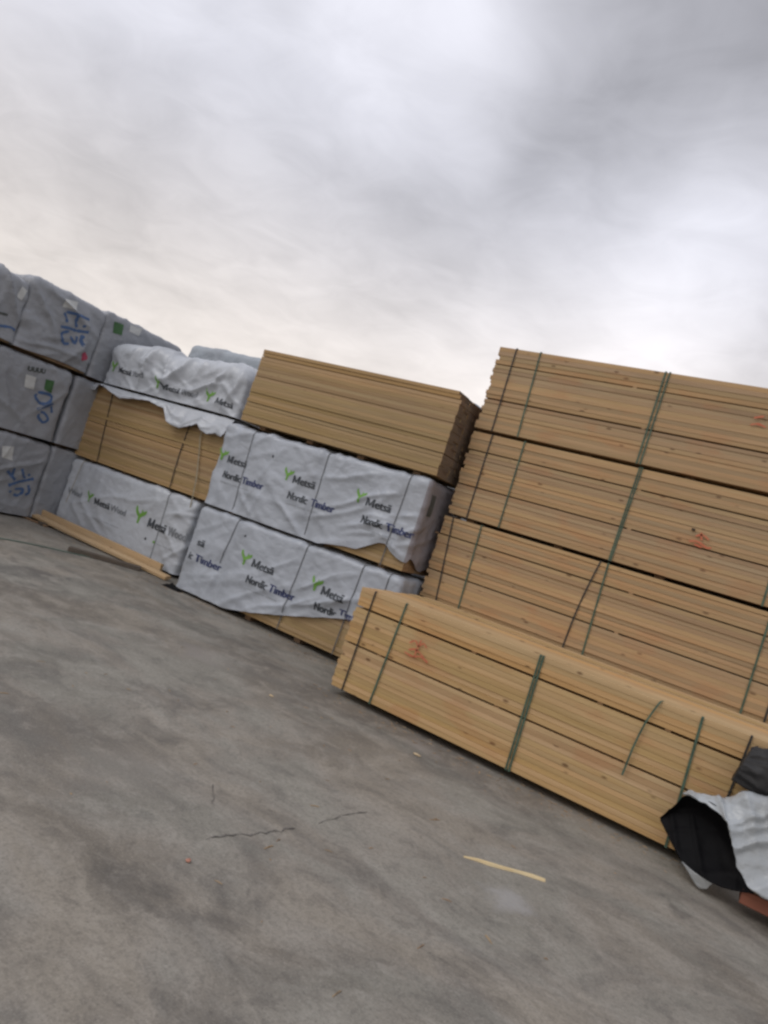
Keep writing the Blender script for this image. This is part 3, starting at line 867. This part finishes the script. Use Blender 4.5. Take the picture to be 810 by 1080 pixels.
printed(l3, 'Wood', -8.59 - cx, .545, .35, .092, FAINT, pf)
small_print(l3, -8.87 - cx, .345, .57, pf)
logo(l3, -7.955 - cx, .645, .245, pf)
metsa(l3, -7.745 - cx, .53, .41, .125, pf)
printed(l3, 'Wood', -7.31 - cx, .53, .37, .12, FAINT, pf)
for k, q in enumerate((-7.72, -7.55)):
    paint_stroke(l3, [(q - cx, .355), (q + .04 - cx, .36)], .04, INK if k == 0 else LEAF, pf, 'speck')
small_print(l3, -7.47 - cx, .35, .4, pf)

# --- middle: bare boards with the remains of a torn cover
x0, x1, zb = -9.86, -6.83, 1.118; cx = (x0 + x1) / 2; L = x1 - x0
l2 = thing('timber_bundle', 'bare timber bundle under a ragged torn cover, midway up the left centre stack', 'timber bundle', (cx, LY + LD / 2, zb))
bearers(l2, L, LD - .04, .045, 4, BEARER, .3)
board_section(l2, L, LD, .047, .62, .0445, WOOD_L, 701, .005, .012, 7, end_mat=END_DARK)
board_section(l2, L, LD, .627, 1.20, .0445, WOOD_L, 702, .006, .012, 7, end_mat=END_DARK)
for xt, xb, bow in ((-9.40, -9.237, 0), (-7.56, -7.565, -.03)):
    strap(l2, L, LD, .03, 1.20, xt - cx, xb - cx, STRAPD, .017, .009, bow)
mb = MB()
pts = [(-7.29, -.575, 1.12), (-7.30, -.60, 1.03), (-7.27, -.60, .85), (-7.21, -.59, .65), (-7.15, -.59, .45), (-7.09, -.60, .27), (-7.074, -.61, .22), (-7.05, -.60, .0), (-7.034, -.585, -.21)]
mb.ribbon([(x - cx, y, z) for x, y, z in pts], (1, 0, 0), .020, lambda i: (0, -1, 0), .002)
mb.build('strap', STRAPP, l2)['label'] = 'pale strap hanging loose over the bundle below'
# torn cover: comes forward from under the bundle above, bulges over the edge and hangs in a ragged hem
low_poly = [(-9.90, 2.30), (-9.78, 2.22), (-9.70, 2.23), (-9.62, 2.335), (-9.45, 2.31), (-9.285, 2.262), (-9.059, 2.205), (-8.75, 2.25), (-8.418, 2.285), (-8.20, 2.25), (-8.061, 2.235), (-7.96, 2.13), (-7.913, 2.065), (-7.78, 2.03), (-7.643, 2.02), (-7.48, 2.08), (-7.309, 2.145), (-7.22, 2.075), (-7.10, 2.05), (-6.959, 2.09), (-6.80, 2.06), (-6.78, 2.10)]
v, f = [], []
nu, nv = 170, 26
for j in range(nv + 1):
    for i in range(nu + 1):
        u = -9.90 + 3.13 * i / nu
        t = j / nv
        zl = lerp_poly(low_poly, u) + .012 * noise.noise(Vector((u * 14, 0, 4)))
        rag = .5 + .5 * noise.noise(Vector((u * 2.2, 7, 1)))
        zt = 2.352
        if t < .25:                                    # lying on the boards
            s = t / .25
            p = Vector((u, LY + .30 * (1 - s) - .015 * s, zt + .012 * noise.noise(Vector((u * 5, s * 2, 2)))))
        else:
            s = (t - .25) / .75
            out = .035 + .075 * math.sin(min(1, s * 1.6) * math.pi / 2) * (.5 + rag)
            fold = .042 * noise.noise(Vector((u * 6.0, s * 1.6, 3))) + .028 * ridge(noise.noise(Vector((u * 2.2, s * 2.2 + 8, 5))) * .9)
            p = Vector((u, LY - .015 - (out * s ** .6 + fold * s), zt + (zl - zt) * s + .02 * math.sin(s * math.pi) * rag))
            p.y = min(p.y, LY - .012)
        v.append((p.x - cx, p.y - LY - LD / 2, p.z - zb))
for j in range(nv):
    for i in range(nu):
        a = j * (nu + 1) + i
        f.append((a, a + 1, a + nu + 2, a + nu + 1))
o = mesh('torn_cover', v, f, WHITER, l2, True)
sd = o.modifiers.new('thickness', 'SOLIDIFY'); sd.thickness = .004

# --- top
x0, x1, zb = -9.69, -6.79, 2.352; cx = (x0 + x1) / 2
H = .745
def slump(x, y, z):
    t = max(0, z / H)
    s = .05 * t * noise.noise(Vector((x * 1.6, 4.4, 1)))
    sag = -.035 * math.exp(-((x + .1) / .28) ** 2) * t
    edge = max(0, abs(x) / 1.45 - .75) / .25
    return (x, y, z + s + sag - .07 * edge * edge * t)
l1, wr, LL = wrapped_bundle('puffy pale wrapped bundle topping the left centre stack beside the bare yellowish one', x0, x1, LY + .01, LD - .02, zb, H, 55, WHITER, 'pale printed bundles of the left centre stack',
    amp=1.5, bearer_h=.045, zfull=.55, r_top=.16, puff=.06, slump=slump, straps=[],
    creases=[(-8.75 - cx, .45, 1.2, .4, .04, .05), (-8.9 - cx, .5, 1.45, .35, .035, .04), (-8.15 - cx, .42, 1.0, .45, .05, .055), (-8.3 - cx, .45, 2.0, .4, .04, .04), (-9.2 - cx, .4, 1.4, .4, .04, .03), (-7.3 - cx, .45, .9, .35, .03, .03), (-7.6 - cx, .3, .3, .5, .03, .035), (-7.0 - cx, .3, 1.3, .35, .03, .03)])
pf0 = front_place(wr, LD - .02, cx, .005)
def pf(u, z):
    return slump(*pf0(u, z))
for lx, tx, zt, w2 in ((-9.56, -9.42, 2.60, .66), (-8.42, -8.28, 2.515, .70), (-7.38, -7.22, 2.50, 0)):
    logo(l1, lx - cx, zt + .09 - zb, .18, pf)
    metsa(l1, tx - cx, zt - zb, .34, .085, pf)
    if w2: printed(l1, 'Wood', tx + .355 - cx, zt - zb, .32, .082, FAINT, pf)

# =================================================================== grey wrapped bundles at the far left, seen end-on
GX, GL = -9.812, 3.3
GW = 1.17
def grey_bundle(label, y0, W, zb, H, seed, amp=1.0, r_top=.05, puff=.03, group='grey wrapped bundles at the far left', boards=True, slump=None, creases=(), low=None, mat=None):
    root = thing('wrapped_timber_bundle', label, 'wrapped timber', (GX - GL / 2, y0 + W / 2, zb), group)
    bearers(root, GL, W - .04, .042, 4, BEARER, .3)
    if boards: board_section(root, GL - .02, W - .02, .045, .18, .0445, WOOD_L, seed, .004, .006, 7)
    o, wr = wrap_shell(root, GL, W, H, seed, mat or GREY, amp, (), low, r_top, puff, .028, creases, .04, slump)
    place = lambda y, z: (GL / 2 + wr(GL / 2 + (y - y0), z - zb) + .006, y - y0 - W / 2, z - zb)
    # a green strap round the bundle near its end
    mb = MB()
    return root, place

def patch(root, quad, mat, place, name, n=5):
    """a sticker: quad of (y, z) corners, subdivided so that it follows the sheet"""
    (a, b, c, d) = [Vector(q) for q in quad]
    v, f = [], []
    for j in range(n + 1):
        for i in range(n + 1):
            p = a.lerp(b, i / n).lerp(d.lerp(c, i / n), j / n)
            v.append(place(p.x, p.y))
    for j in range(n):
        for i in range(n):
            k = j * (n + 1) + i
            f.append((k, k + 1, k + n + 2, k + n + 1))
    return mesh(name, v, f, mat, root)

def low_g(x, y, nx, ny):
    if nx > .5: return .05 + .035 * (.5 + .5 * math.sin(y * 4 + 1)) 
    return .045
# column A : top, middle, bottom
ga1, pa = grey_bundle('grey wrapped bundle with blue scrawl and a red blotch, topmost at the far left', 5.70, 1.20, 2.36, 1.07, 61, 1.2, .09, .04, creases=[(1.9, .70, 2.3, .5, .04, .04), (2.6, .55, 1.75, .45, .05, .05), (2.2, .22, .1, .6, .03, .03), (2.3, .86, -.35, .6, .04, .04), (2.55, .30, 1.1, .4, .03, .03)], low=low_g)
for s in ([(6.236, 3.142), (6.298, 3.07), (6.316, 3.022)], [(6.263, 3.165), (6.436, 3.197), (6.624, 3.20)], [(6.425, 3.192), (6.454, 3.081), (6.501, 3.022)], [(6.566, 3.084), (6.60, 3.07)],
          [(6.254, 2.929), (6.376, 2.958), (6.519, 2.974), (6.678, 3.023)], [(6.404, 2.915), (6.309, 2.842), (6.376, 2.725), (6.467, 2.744)], [(6.451, 2.855), (6.552, 2.784), (6.548, 2.895)], [(6.618, 2.947), (6.61, 2.864), (6.666, 2.784)]):
    paint_stroke(ga1, s, .040, BLUE, pa)
paint_stroke(ga1, [(6.70, 2.66), (6.76, 2.69), (6.80, 2.64), (6.74, 2.61), (6.77, 2.66)], .06, PINK, pa, 'red_blotch')
patch(ga1, [(6.177, 3.204), (6.379, 3.25), (6.382, 3.374), (6.156, 3.326)], LABELM, pa, 'paper_label')
ga2, pa = grey_bundle('grey wrapped bundle with stencil, paper label and green square, midway up the far left', 5.53, 1.17, 1.205, 1.125, 62, .9, .05, .03, creases=[(2.0, .35, -.5, .5, .04, .035), (2.55, .55, .9, .4, .03, .025), (1.9, .6, 1.9, .4, .04, .03)])
for s in ([(6.253, 1.867), (6.239, 1.818), (6.355, 1.753), (6.473, 1.821), (6.473, 1.91), (6.359, 1.917), (6.257, 1.897)], [(6.313, 1.651), (6.44, 1.736), (6.541, 1.812)], [(6.379, 1.598), (6.379, 1.553), (6.479, 1.494), (6.531, 1.569), (6.445, 1.633), (6.384, 1.629)], [(6.526, 1.763), (6.568, 1.671)]):
    paint_stroke(ga2, s, .040, BLUE, pa)
patch(ga2, [(6.02, 1.904), (6.175, 1.913), (6.149, 2.094), (5.986, 2.086)], LABELM, pa, 'paper_label')
patch(ga2, [(6.327, 1.965), (6.459, 1.95), (6.439, 2.138), (6.303, 2.119)], GREENSQ, pa, 'green_square')
for k in range(4):
    y = 6.0 + k * .07
    paint_stroke(ga2, [(y, 2.15 + k * .012), (y - .01, 2.215 + k * .012)], .03, STENCIL, pa, 'stencil_mark')
    paint_stroke(ga2, [(y + .005, 2.15 + k * .012), (y + .045, 2.165 + k * .012), (y + .035, 2.22 + k * .012)], .018, STENCIL, pa, 'stencil_mark')
ga3, pa = grey_bundle('grey wrapped bundle with blue scrawl resting on the ground at the far left', 5.55, 1.19, 0.0, 1.175, 63, .85, .05, .02, creases=[(2.45, .78, .45, .5, .03, .035), (2.1, .15, .05, .6, .03, .03)])
for s in ([(6.175, .664), (6.344, .549)], [(6.259, .721), (6.283, .612)], [(6.385, .738), (6.447, .636), (6.493, .62)], [(6.515, .675), (6.555, .665)], [(6.273, .45), (6.414, .538), (6.626, .63)], [(6.31, .37), (6.35, .362)], [(6.39, .416), (6.502, .44), (6.51, .376), (6.448, .325), (6.402, .342)], [(6.569, .519), (6.62, .412), (6.569, .362)]):
    paint_stroke(ga3, s, .040, BLUE, pa)
patch(ga3, [(6.029, .83), (6.198, .822), (6.16, 1.028), (5.975, .992)], LABELM, pa, 'paper_label')
# column to its left, cut by the picture's edge
def slump_a0(x, y, z):
    return (x, y, z - .16 * max(0, (-y + .1)) * max(0, z / 1.1))
g01, pa = grey_bundle('grey wrapped bundle at the left edge of the photo, beside the red-blotched one', 4.45, 1.20, 2.36, .95, 64, 1.2, .09, .06, creases=[(2.6, .75, 2.2, .5, .04, .05), (2.5, .5, 1.5, .5, .04, .03)], low=low_g, slump=slump_a0)
for s in ([(5.33, 2.745), (5.40, 2.755), (5.478, 2.765)], [(5.40, 2.58), (5.50, 2.61), (5.58, 2.625), (5.635, 2.605)]):
    paint_stroke(g01, s, .035, BLUE if s[0][1] < 2.7 else STENCIL, pa)
patch(g01, [(5.50, 3.05), (5.585, 3.03), (5.62, 3.19), (5.53, 3.22)], LABELM, pa, 'paper_label')
g02, pa = grey_bundle('grey wrapped bundle of the outermost left column, second from the ground', 4.28, 1.17, 1.205, 1.125, 65, .9)
g03, pa = grey_bundle('grey wrapped bundle of the outermost left column, on the ground', 4.30, 1.17, 0.0, 1.175, 66, .9)
# column to its right, half hidden behind the printed stack
gb1, pa = grey_bundle('grey wrapped bundle with a green square, half hidden by the left printed stack', 6.955, 1.62, 2.36, 1.115, 67, .8, .08, .035)
patch(gb1, [(7.127, 3.191), (7.283, 3.214), (7.264, 3.387), (7.076, 3.363)], GREENSQ, pa, 'green_square')
patch(gb1, [(7.389, 3.328), (7.596, 3.328), (7.611, 3.464), (7.379, 3.437)], LABELM, pa, 'paper_label')
gb2, pa = grey_bundle('dark grey wrapped bundle wedged behind the torn-covered bundle, midway up', 6.80, 1.70, 1.205, 1.125, 68, .6)
gb3, pa = grey_bundle('dark grey wrapped bundle on the ground, wedged right of the scrawled one', 6.80, 1.70, 0.0, 1.175, 69, .6)

# =================================================================== bundles of the row behind, only their tops show
def back_bundle(label, x0, x1, zb, H, seed, r_top=.08, puff=.05):
    return wrapped_bundle(label, x0, x1, 8.75, 1.15, zb, H, seed, GREYB, 'grey wrapped bundles of the row behind', boards=False, amp=1.0, r_top=r_top, puff=puff, step=.04)[0]
back_bundle('bluish grey wrapped bundle rising behind the left printed stack', -9.78, -6.95, 2.44, 1.19, 71)
back_bundle('bluish grey wrapped bundle second up behind the left printed stack', -9.78, -6.95, 1.22, 1.20, 72)
back_bundle('bluish grey wrapped bundle on the ground behind the left printed stack', -9.78, -6.95, 0, 1.20, 73)
back_bundle('bluish grey wrapped bundle glimpsed in the gap between the bare stacks', -6.75, -4.05, 2.44, 1.16, 74)
back_bundle('bluish grey wrapped bundle second up behind the centre stack', -6.75, -4.05, 1.22, 1.20, 75)
back_bundle('bluish grey wrapped bundle on the ground behind the centre stack', -6.75, -4.05, 0, 1.20, 76)

# =================================================================== loose timber and litter on the ground
def plank(name, label, a, b, wid, th, mat, seed, roll=0.0):
    """a board from a to b (centres of its underside), given width and thickness, with a split, slightly bowed body"""
    a, b = Vector(a), Vector(b); L = (b - a).length
    d = (b - a).normalized()
    mb = MB(); k = 14
    side = d.cross(Vector((0, 0, 1))).normalized(); upv = side.cross(d)
    side, upv = side * math.cos(roll) + upv * math.sin(roll), upv * math.cos(roll) - side * math.sin(roll)
    c = .004
    sec = [(-wid / 2 + c, 0), (wid / 2 - c, 0), (wid / 2, c), (wid / 2, th - c), (wid / 2 - c, th), (-wid / 2 + c, th), (-wid / 2, th - c), (-wid / 2, c)]
    for i in range(k):
        t = i / (k - 1)
        off = noise.noise(Vector((t * 2.0, seed, 0))) * .012
        p = a.lerp(b, t) - a
        for s, z in sec:
            e = noise.noise(Vector((t * 9, s * 30, seed))) * .0025
            q = p + side * (s + off + e) + upv * z
            mb.v.append(tuple(q))
    for i in range(k - 1):
        for j in range(8):
            x = i * 8 + j; y = i * 8 + (j + 1) % 8
            mb.f.append((x, y, y + 8, x + 8))
    mb.f.append(tuple(range(7, -1, -1))); mb.f.append(tuple((k - 1) * 8 + j for j in range(8)))
    o = mb.build(name, mat)
    o.location = a
    return tag(o, label, 'plank')

plank('loose_plank', 'long pale plank lying nearest the printed bundle, resting up on its edge', (-9.95, 6.97, .075), (-7.02, 6.97, .045), .045, .115, PLANK, 1.3)
plank('loose_plank', 'long pale plank in front of its twin, tilted with its top face showing', (-9.93, 6.86, .055), (-6.74, 6.87, .02), .10, .045, PLANK, 2.6, -.25)
plank('loose_plank', 'thin brown offcut sticking out left of the two pale planks', (-10.05, 6.70, .004), (-9.35, 6.78, .006), .06, .022, BEARER, 3.1)
plank('weathered_plank', 'short dark weathered board lying under the pale planks', (-7.84, 6.10, .003), (-7.15, 6.74, .003), .12, .055, OLDWOOD, 4.4)
plank('weathered_plank', 'dark weathered block at the left end of the pale planks, carrying them', (-9.45, 6.72, .0), (-9.40, 7.06, .0), .09, .05, OLDWOOD, 5.9)

mb = MB()
pts = [(-8.4, 4.6), (-8.2, 4.95), (-7.995, 5.242), (-7.93, 5.55), (-7.80, 5.85), (-7.68, 6.06), (-7.60, 6.25), (-7.56, 6.40)]
mb.ribbon([(x, y, .004) for x, y in pts], (.9, -.4, 0), .06, lambda i: (0, 0, 1), .003)
tag(mb.build('loose_strap', plain_material('faded_green_strap', (.10, .15, .12), .5)), 'cast-off green strap lying flat on the concrete before the far left stack', 'strap')

# splinter of pale wood
mb = MB()
P = [(-1.025, 3.84, .004, .004), (-.96, 3.885, .010, .006), (-.90, 3.915, .012, .010), (-.83, 3.965, .010, .009), (-.76, 4.02, .009, .008), (-.69, 4.065, .010, .013), (-.645, 4.09, .008, .014), (-.625, 4.10, .008, .010)]
for i, (x, y, h, wd) in enumerate(P):
    d = Vector((.4, .26, 0)).normalized(); s = Vector((-d.y, d.x, 0)) * wd
    mb.v += [(x - s.x, y - s.y, .001), (x + s.x, y + s.y, .001), (x + s.x * .7, y + s.y * .7, .004 + h), (x - s.x * .5, y - s.y * .5, .004 + h * .8)]
for i in range(len(P) - 1):
    for j in range(4):
        a = i * 4 + j; b = i * 4 + (j + 1) % 4
        mb.f.append((a, b, b + 4, a + 4))
mb.f += [(3, 2, 1, 0), tuple(len(P) * 4 - 4 + j for j in range(4))]
tag(mb.build('wood_splinter', wood_material('splinter_wood', (.80, .69, .44), (.70, .57, .33), 0, 0)), 'long pale splinter of wood alone on the open concrete', 'splinter')

def lump(name, label, cat, loc, r, mat, seed, sq=(1, 1, .6)):
    bm = bmesh.new()
    bmesh.ops.create_icosphere(bm, subdivisions=2, radius=r)
    for q in bm.verts:
        k = 1 + .45 * noise.noise(q.co / r * 1.3 + Vector((seed, 0, 0)))
        q.co = Vector((q.co.x * k * sq[0], q.co.y * k * sq[1], q.co.z * k * sq[2]))
    zmin = min(q.co.z for q in bm.verts)
    for q in bm.verts: q.co.z -= zmin
    me = bpy.data.meshes.new(name); bm.to_mesh(me); bm.free()
    o = link(name, me, mat, None, False)
    o.location = loc
    return tag(o, label, cat)
STONE = plain_material('dark_stone', (.045, .042, .04), .8)
lump('brick_chip', 'tiny pinkish chip on the open concrete left of the crack', 'chip', (-1.742, 2.399, .001), .011, plain_material('chip_pink', (.5, .24, .17)), 2.0)
lump('wood_chip', 'pale chip of wood before the single front bundle, left of its double strap', 'chip', (-1.93, 5.05, .001), .018, PLANK, 4.0, (1.8, .7, .4))
lump('wood_chip', 'pale chip of wood at the foot of the hitched-up cover', 'chip', (-3.15, 4.72, .001), .014, PLANK, 6.0, (1.6, .8, .4))

# sawdust, bark and slivers trodden along the foot of the stacks
rnd = random.Random(77)
mb = MB()
for k in range(420):
    q = rnd.random()
    if q < .45: x, y = rnd.uniform(-3.3, .2), FY - abs(rnd.gauss(0, .16)) + .05
    elif q < .75: x, y = rnd.uniform(-6.9, -3.3), MY - .05 - abs(rnd.gauss(0, .16))
    elif q < .85: x, y = rnd.uniform(-9.5, -6.8), 6.75 - abs(rnd.gauss(0, .2))
    else: x, y = rnd.uniform(-4.5, 0), rnd.uniform(2.2, 5.3)
    L_ = abs(rnd.gauss(.012, .010)) + .004; W_ = rnd.uniform(.002, .006); a = rnd.uniform(0, math.pi)
    ca, sa = math.cos(a), math.sin(a); b0 = len(mb.v); h = rnd.uniform(.001, .004)
    for sx_, sy_ in ((-1, -.6), (1, -1), (.8, 1), (-.9, .7)):
        mb.v.append((x + sx_ * L_ * ca - sy_ * W_ * sa, y + sx_ * L_ * sa + sy_ * W_ * ca, .0015))
    mb.v.append((x, y, .0015 + h + W_ * .5))
    mb.f += [(b0 + i, b0 + (i + 1) % 4, b0 + 4) for i in range(4)]
o = mb.build('wood_litter', wood_material('litter_wood', (.50, .36, .20), (.20, .14, .085), .5, 0, 0))
tag(o, 'fine scatter of sawdust, bark and slivers on the concrete along the stacks', 'litter')
o['kind'] = 'stuff'

# black scrap of plastic between the two printed stacks
def crumple(name, label, cat, loc, sx, sy, sz, mat, seed):
    v, f = [], []; n = 22
    for j in range(n + 1):
        for i in range(n + 1):
            x, y = i / n * 2 - 1, j / n * 2 - 1
            e = max(0, 1 - (abs(x) ** 3 + abs(y) ** 3))
            z = e * (.35 + .65 * abs(noise.noise(Vector((x * 1.8, y * 1.8, seed))) * 2) + .25 * noise.noise(Vector((x * 5, y * 5, seed))))
            v.append((x * sx * (1 + .2 * noise.noise(Vector((y * 2, seed, 1)))), y * sy * (1 + .2 * noise.noise(Vector((x * 2, seed, 4)))), max(.003, z * sz)))
    for j in range(n):
        for i in range(n):
            a = j * (n + 1) + i
            f.append((a, a + 1, a + n + 2, a + n + 1))
    o = mesh(name, v, f, mat, None, True)
    o.location = loc
    return tag(o, label, cat)
crumple('plastic_scrap', 'black crumpled plastic scrap at the foot of the gap between the printed stacks', 'plastic scrap', (-6.36, 6.60, 0), .17, .05, .06, SHEETB, 3.3)

# =================================================================== lower right corner: a low pile under a torn sheet
pk = thing('board_pile', 'low pile of boards with a red stained face poking from under the torn plastic sheet', 'board pile', (1.35, 5.26, 0))
for i in range(3):
    mb = MB(); x = -.75 + i * .75; mb.box(x - .045, x + .045, -.15, .17, 0, .075); mb.build('bearer', OLDWOOD, pk)
mb = MB(); mb.board(-1.02, 1.05, -.165, .02, .078, .165, .004); mb.build('red_board', REDWOOD, pk)
mb = MB()
mb.board(-.98, 1.05, .024, .19, .078, .165, .004)
mb.board(-1.0, 1.05, -.155, .03, .168, .205, .004); mb.board(-.96, 1.05, .034, .195, .168, .205, .004)
for r in range(3): mb.board(-.88, 1.05, -.10, .19, .21 + r * .13, .335 + r * .13, .004)
mb.build('boards', WOOD_F, pk)

def resample(poly, n):
    P = [Vector(p) for p in poly]
    Ls = [0]
    for a, b in zip(P, P[1:]): Ls.append(Ls[-1] + (b - a).length)
    out = []
    for i in range(n):
        s = Ls[-1] * i / (n - 1); k = 0
        while k < len(P) - 2 and Ls[k + 1] < s: k += 1
        t = (s - Ls[k]) / max(1e-9, Ls[k + 1] - Ls[k])
        p0, p1, p2, p3 = P[max(k - 1, 0)], P[k], P[k + 1], P[min(k + 2, len(P) - 1)]
        out.append(0.5 * ((2 * p1) + (p2 - p0) * t + (2 * p0 - 5 * p1 + 4 * p2 - p3) * t * t + (3 * p1 - p0 - 3 * p2 + p3) * t ** 3))
    return out

def loft(name, curves, n, m, mat, parent, amp, seed, thick=.003):
    C_ = [resample(c, n) for c in curves]
    v, f = [], []
    for i in range(n):
        col = resample([c[i] for c in C_], m)
        for j, p in enumerate(col):
            k = noise.noise_vector(Vector((p.x * 5, p.z * 5, seed))) * amp + noise.noise_vector(Vector((p.x * 14, p.z * 14, seed))) * amp * .35
            k = k + noise.noise_vector(Vector((p.x * 34, p.z * 34, seed + 9))) * amp * (.28 if j in (0, m - 1) else .10)
            e = (ridge(noise.noise(Vector((p.x * 7 + p.z * 4, p.z * 1.2 - p.y * 2, seed)))) + .7 * ridge(noise.noise(Vector((p.x * 4 - p.z * 7, p.z * 2, seed + 4))))) * amp * 1.3
            edge = min(1, min(j, m - 1 - j) / 2 + .55)
            v.append(tuple(p + k * edge + Vector((0, -e, e * .6)) * edge))
    for i in range(n - 1):
        for j in range(m - 1):
            a = i * m + j
            f.append((a, a + m, a + m + 1, a + 1))
    o = mesh(name, v, f, mat, parent, True)
    s = o.modifiers.new('thickness', 'SOLIDIFY'); s.thickness = thick
    return o

sh = thing('plastic_sheet', 'torn white plastic sheet with black lining sagging open over the low pile at lower right', 'plastic sheet', (.3, 5.25, 0))
rel = lambda pts: [(x - .3, y - 5.25, z) for x, y, z in pts]
inner = rel([(-.135, 5.285, .492), (.03, 5.18, .532), (.125, 5.115, .500), (.185, 5.075, .42), (.232, 5.05, .352), (.30, 5.03, .28), (.385, 5.01, .205), (.62, 5.03, .18), (1.0, 5.04, .20), (1.8, 5.04, .18)])
mid1 = rel([(-.112, 5.31, .512), (.05, 5.23, .572), (.165, 5.16, .61), (.26, 5.13, .54), (.32, 5.11, .46), (.40, 5.09, .38), (.50, 5.08, .34), (.70, 5.08, .36), (1.0, 5.09, .38), (1.8, 5.09, .36)])
ridge_c = rel([(-.108, 5.32, .518), (.06, 5.27, .595), (.18, 5.26, .685), (.27, 5.24, .705), (.36, 5.22, .69), (.46, 5.20, .68), (.58, 5.19, .67), (.80, 5.19, .67), (1.05, 5.19, .66), (1.8, 5.19, .66)])
back_c = rel([(-.10, 5.34, .50), (.07, 5.36, .58), (.20, 5.42, .66), (.30, 5.46, .68), (.40, 5.47, .68), (.50, 5.48, .67), (.62, 5.48, .66), (.82, 5.48, .66), (1.05, 5.48, .65), (1.8, 5.48, .65)])
loft('white_face', [inner, mid1, ridge_c, back_c], 180, 60, SHEETW, sh, .034, 2.0)
# black lining: a hood that opens towards the yard
bt = rel([(-.232, 5.40, .268), (-.16, 5.36, .42), (-.118, 5.31, .50), (.04, 5.20, .549), (.14, 5.142, .518), (.25, 5.082, .368), (.398, 5.042, .222)])
bm_ = rel([(-.228, 5.41, .262), (-.15, 5.42, .34), (-.08, 5.42, .38), (.03, 5.40, .39), (.14, 5.36, .34), (.26, 5.24, .26), (.392, 5.07, .20)])
bb = rel([(-.222, 5.40, .255), (-.13, 5.33, .175), (-.02, 5.24, .105), (.09, 5.18, .095), (.19, 5.14, .10), (.30, 5.10, .135), (.386, 5.06, .18)])
loft('black_lining', [bt, bm_, bb], 90, 40, SHEETB, sh, .009, 5.0)
fl0 = rel([(-.03, 5.25, .11), (.05, 5.20, .10), (.17, 5.15, .10)])
fl1 = rel([(.075, 5.22, .03), (.11, 5.20, .015), (.15, 5.18, .04)])
loft('white_flap', [fl0, fl1], 16, 8, SHEETW, sh, .006, 7.0)

rl = thing('plastic_roll', 'dark grey roll of plastic lying on the white sheet at the right edge', 'plastic roll', (.30, 5.405, .70))
v, f = [], []
ns, nr_ = 90, 72
for i in range(ns + 1):
    t = i / ns
    e = min(1, .80 + 1.6 * t)
    rr = .150 * e
    for j in range(nr_):
        a = 2 * math.pi * j / nr_
        ca, sa = math.cos(a), math.sin(a)
        k = 1 + .16 * noise.noise(Vector((t * 3, ca * 1.1, sa * 1.1))) + .20 * ridge(noise.noise(Vector((t * 2.2, ca * 2.2 + 3, sa * 2.2)))) + .12 * ridge(noise.noise(Vector((t * 9, ca * 1.6, sa * 1.6 + 7)))) + .03 * noise.noise(Vector((t * 22, ca * 5, sa * 5)))
        flat_ = .82 if sa < 0 else 1.0
        v.append((-.165 + t * 1.3 + .03 * sa * (1 - min(1, t * 8)), ca * rr * k * .80, .125 + sa * rr * k * flat_ - .02 * t))
for i in range(ns):
    for j in range(nr_):
        a = i * nr_ + j; b = i * nr_ + (j + 1) % nr_
        f.append((a, b, b + nr_, a + nr_))
f.append(tuple(range(nr_ - 1, -1, -1))); f.append(tuple(ns * nr_ + j for j in range(nr_)))
mesh('rolled_sheet', v, f, ROLLM, rl, True)
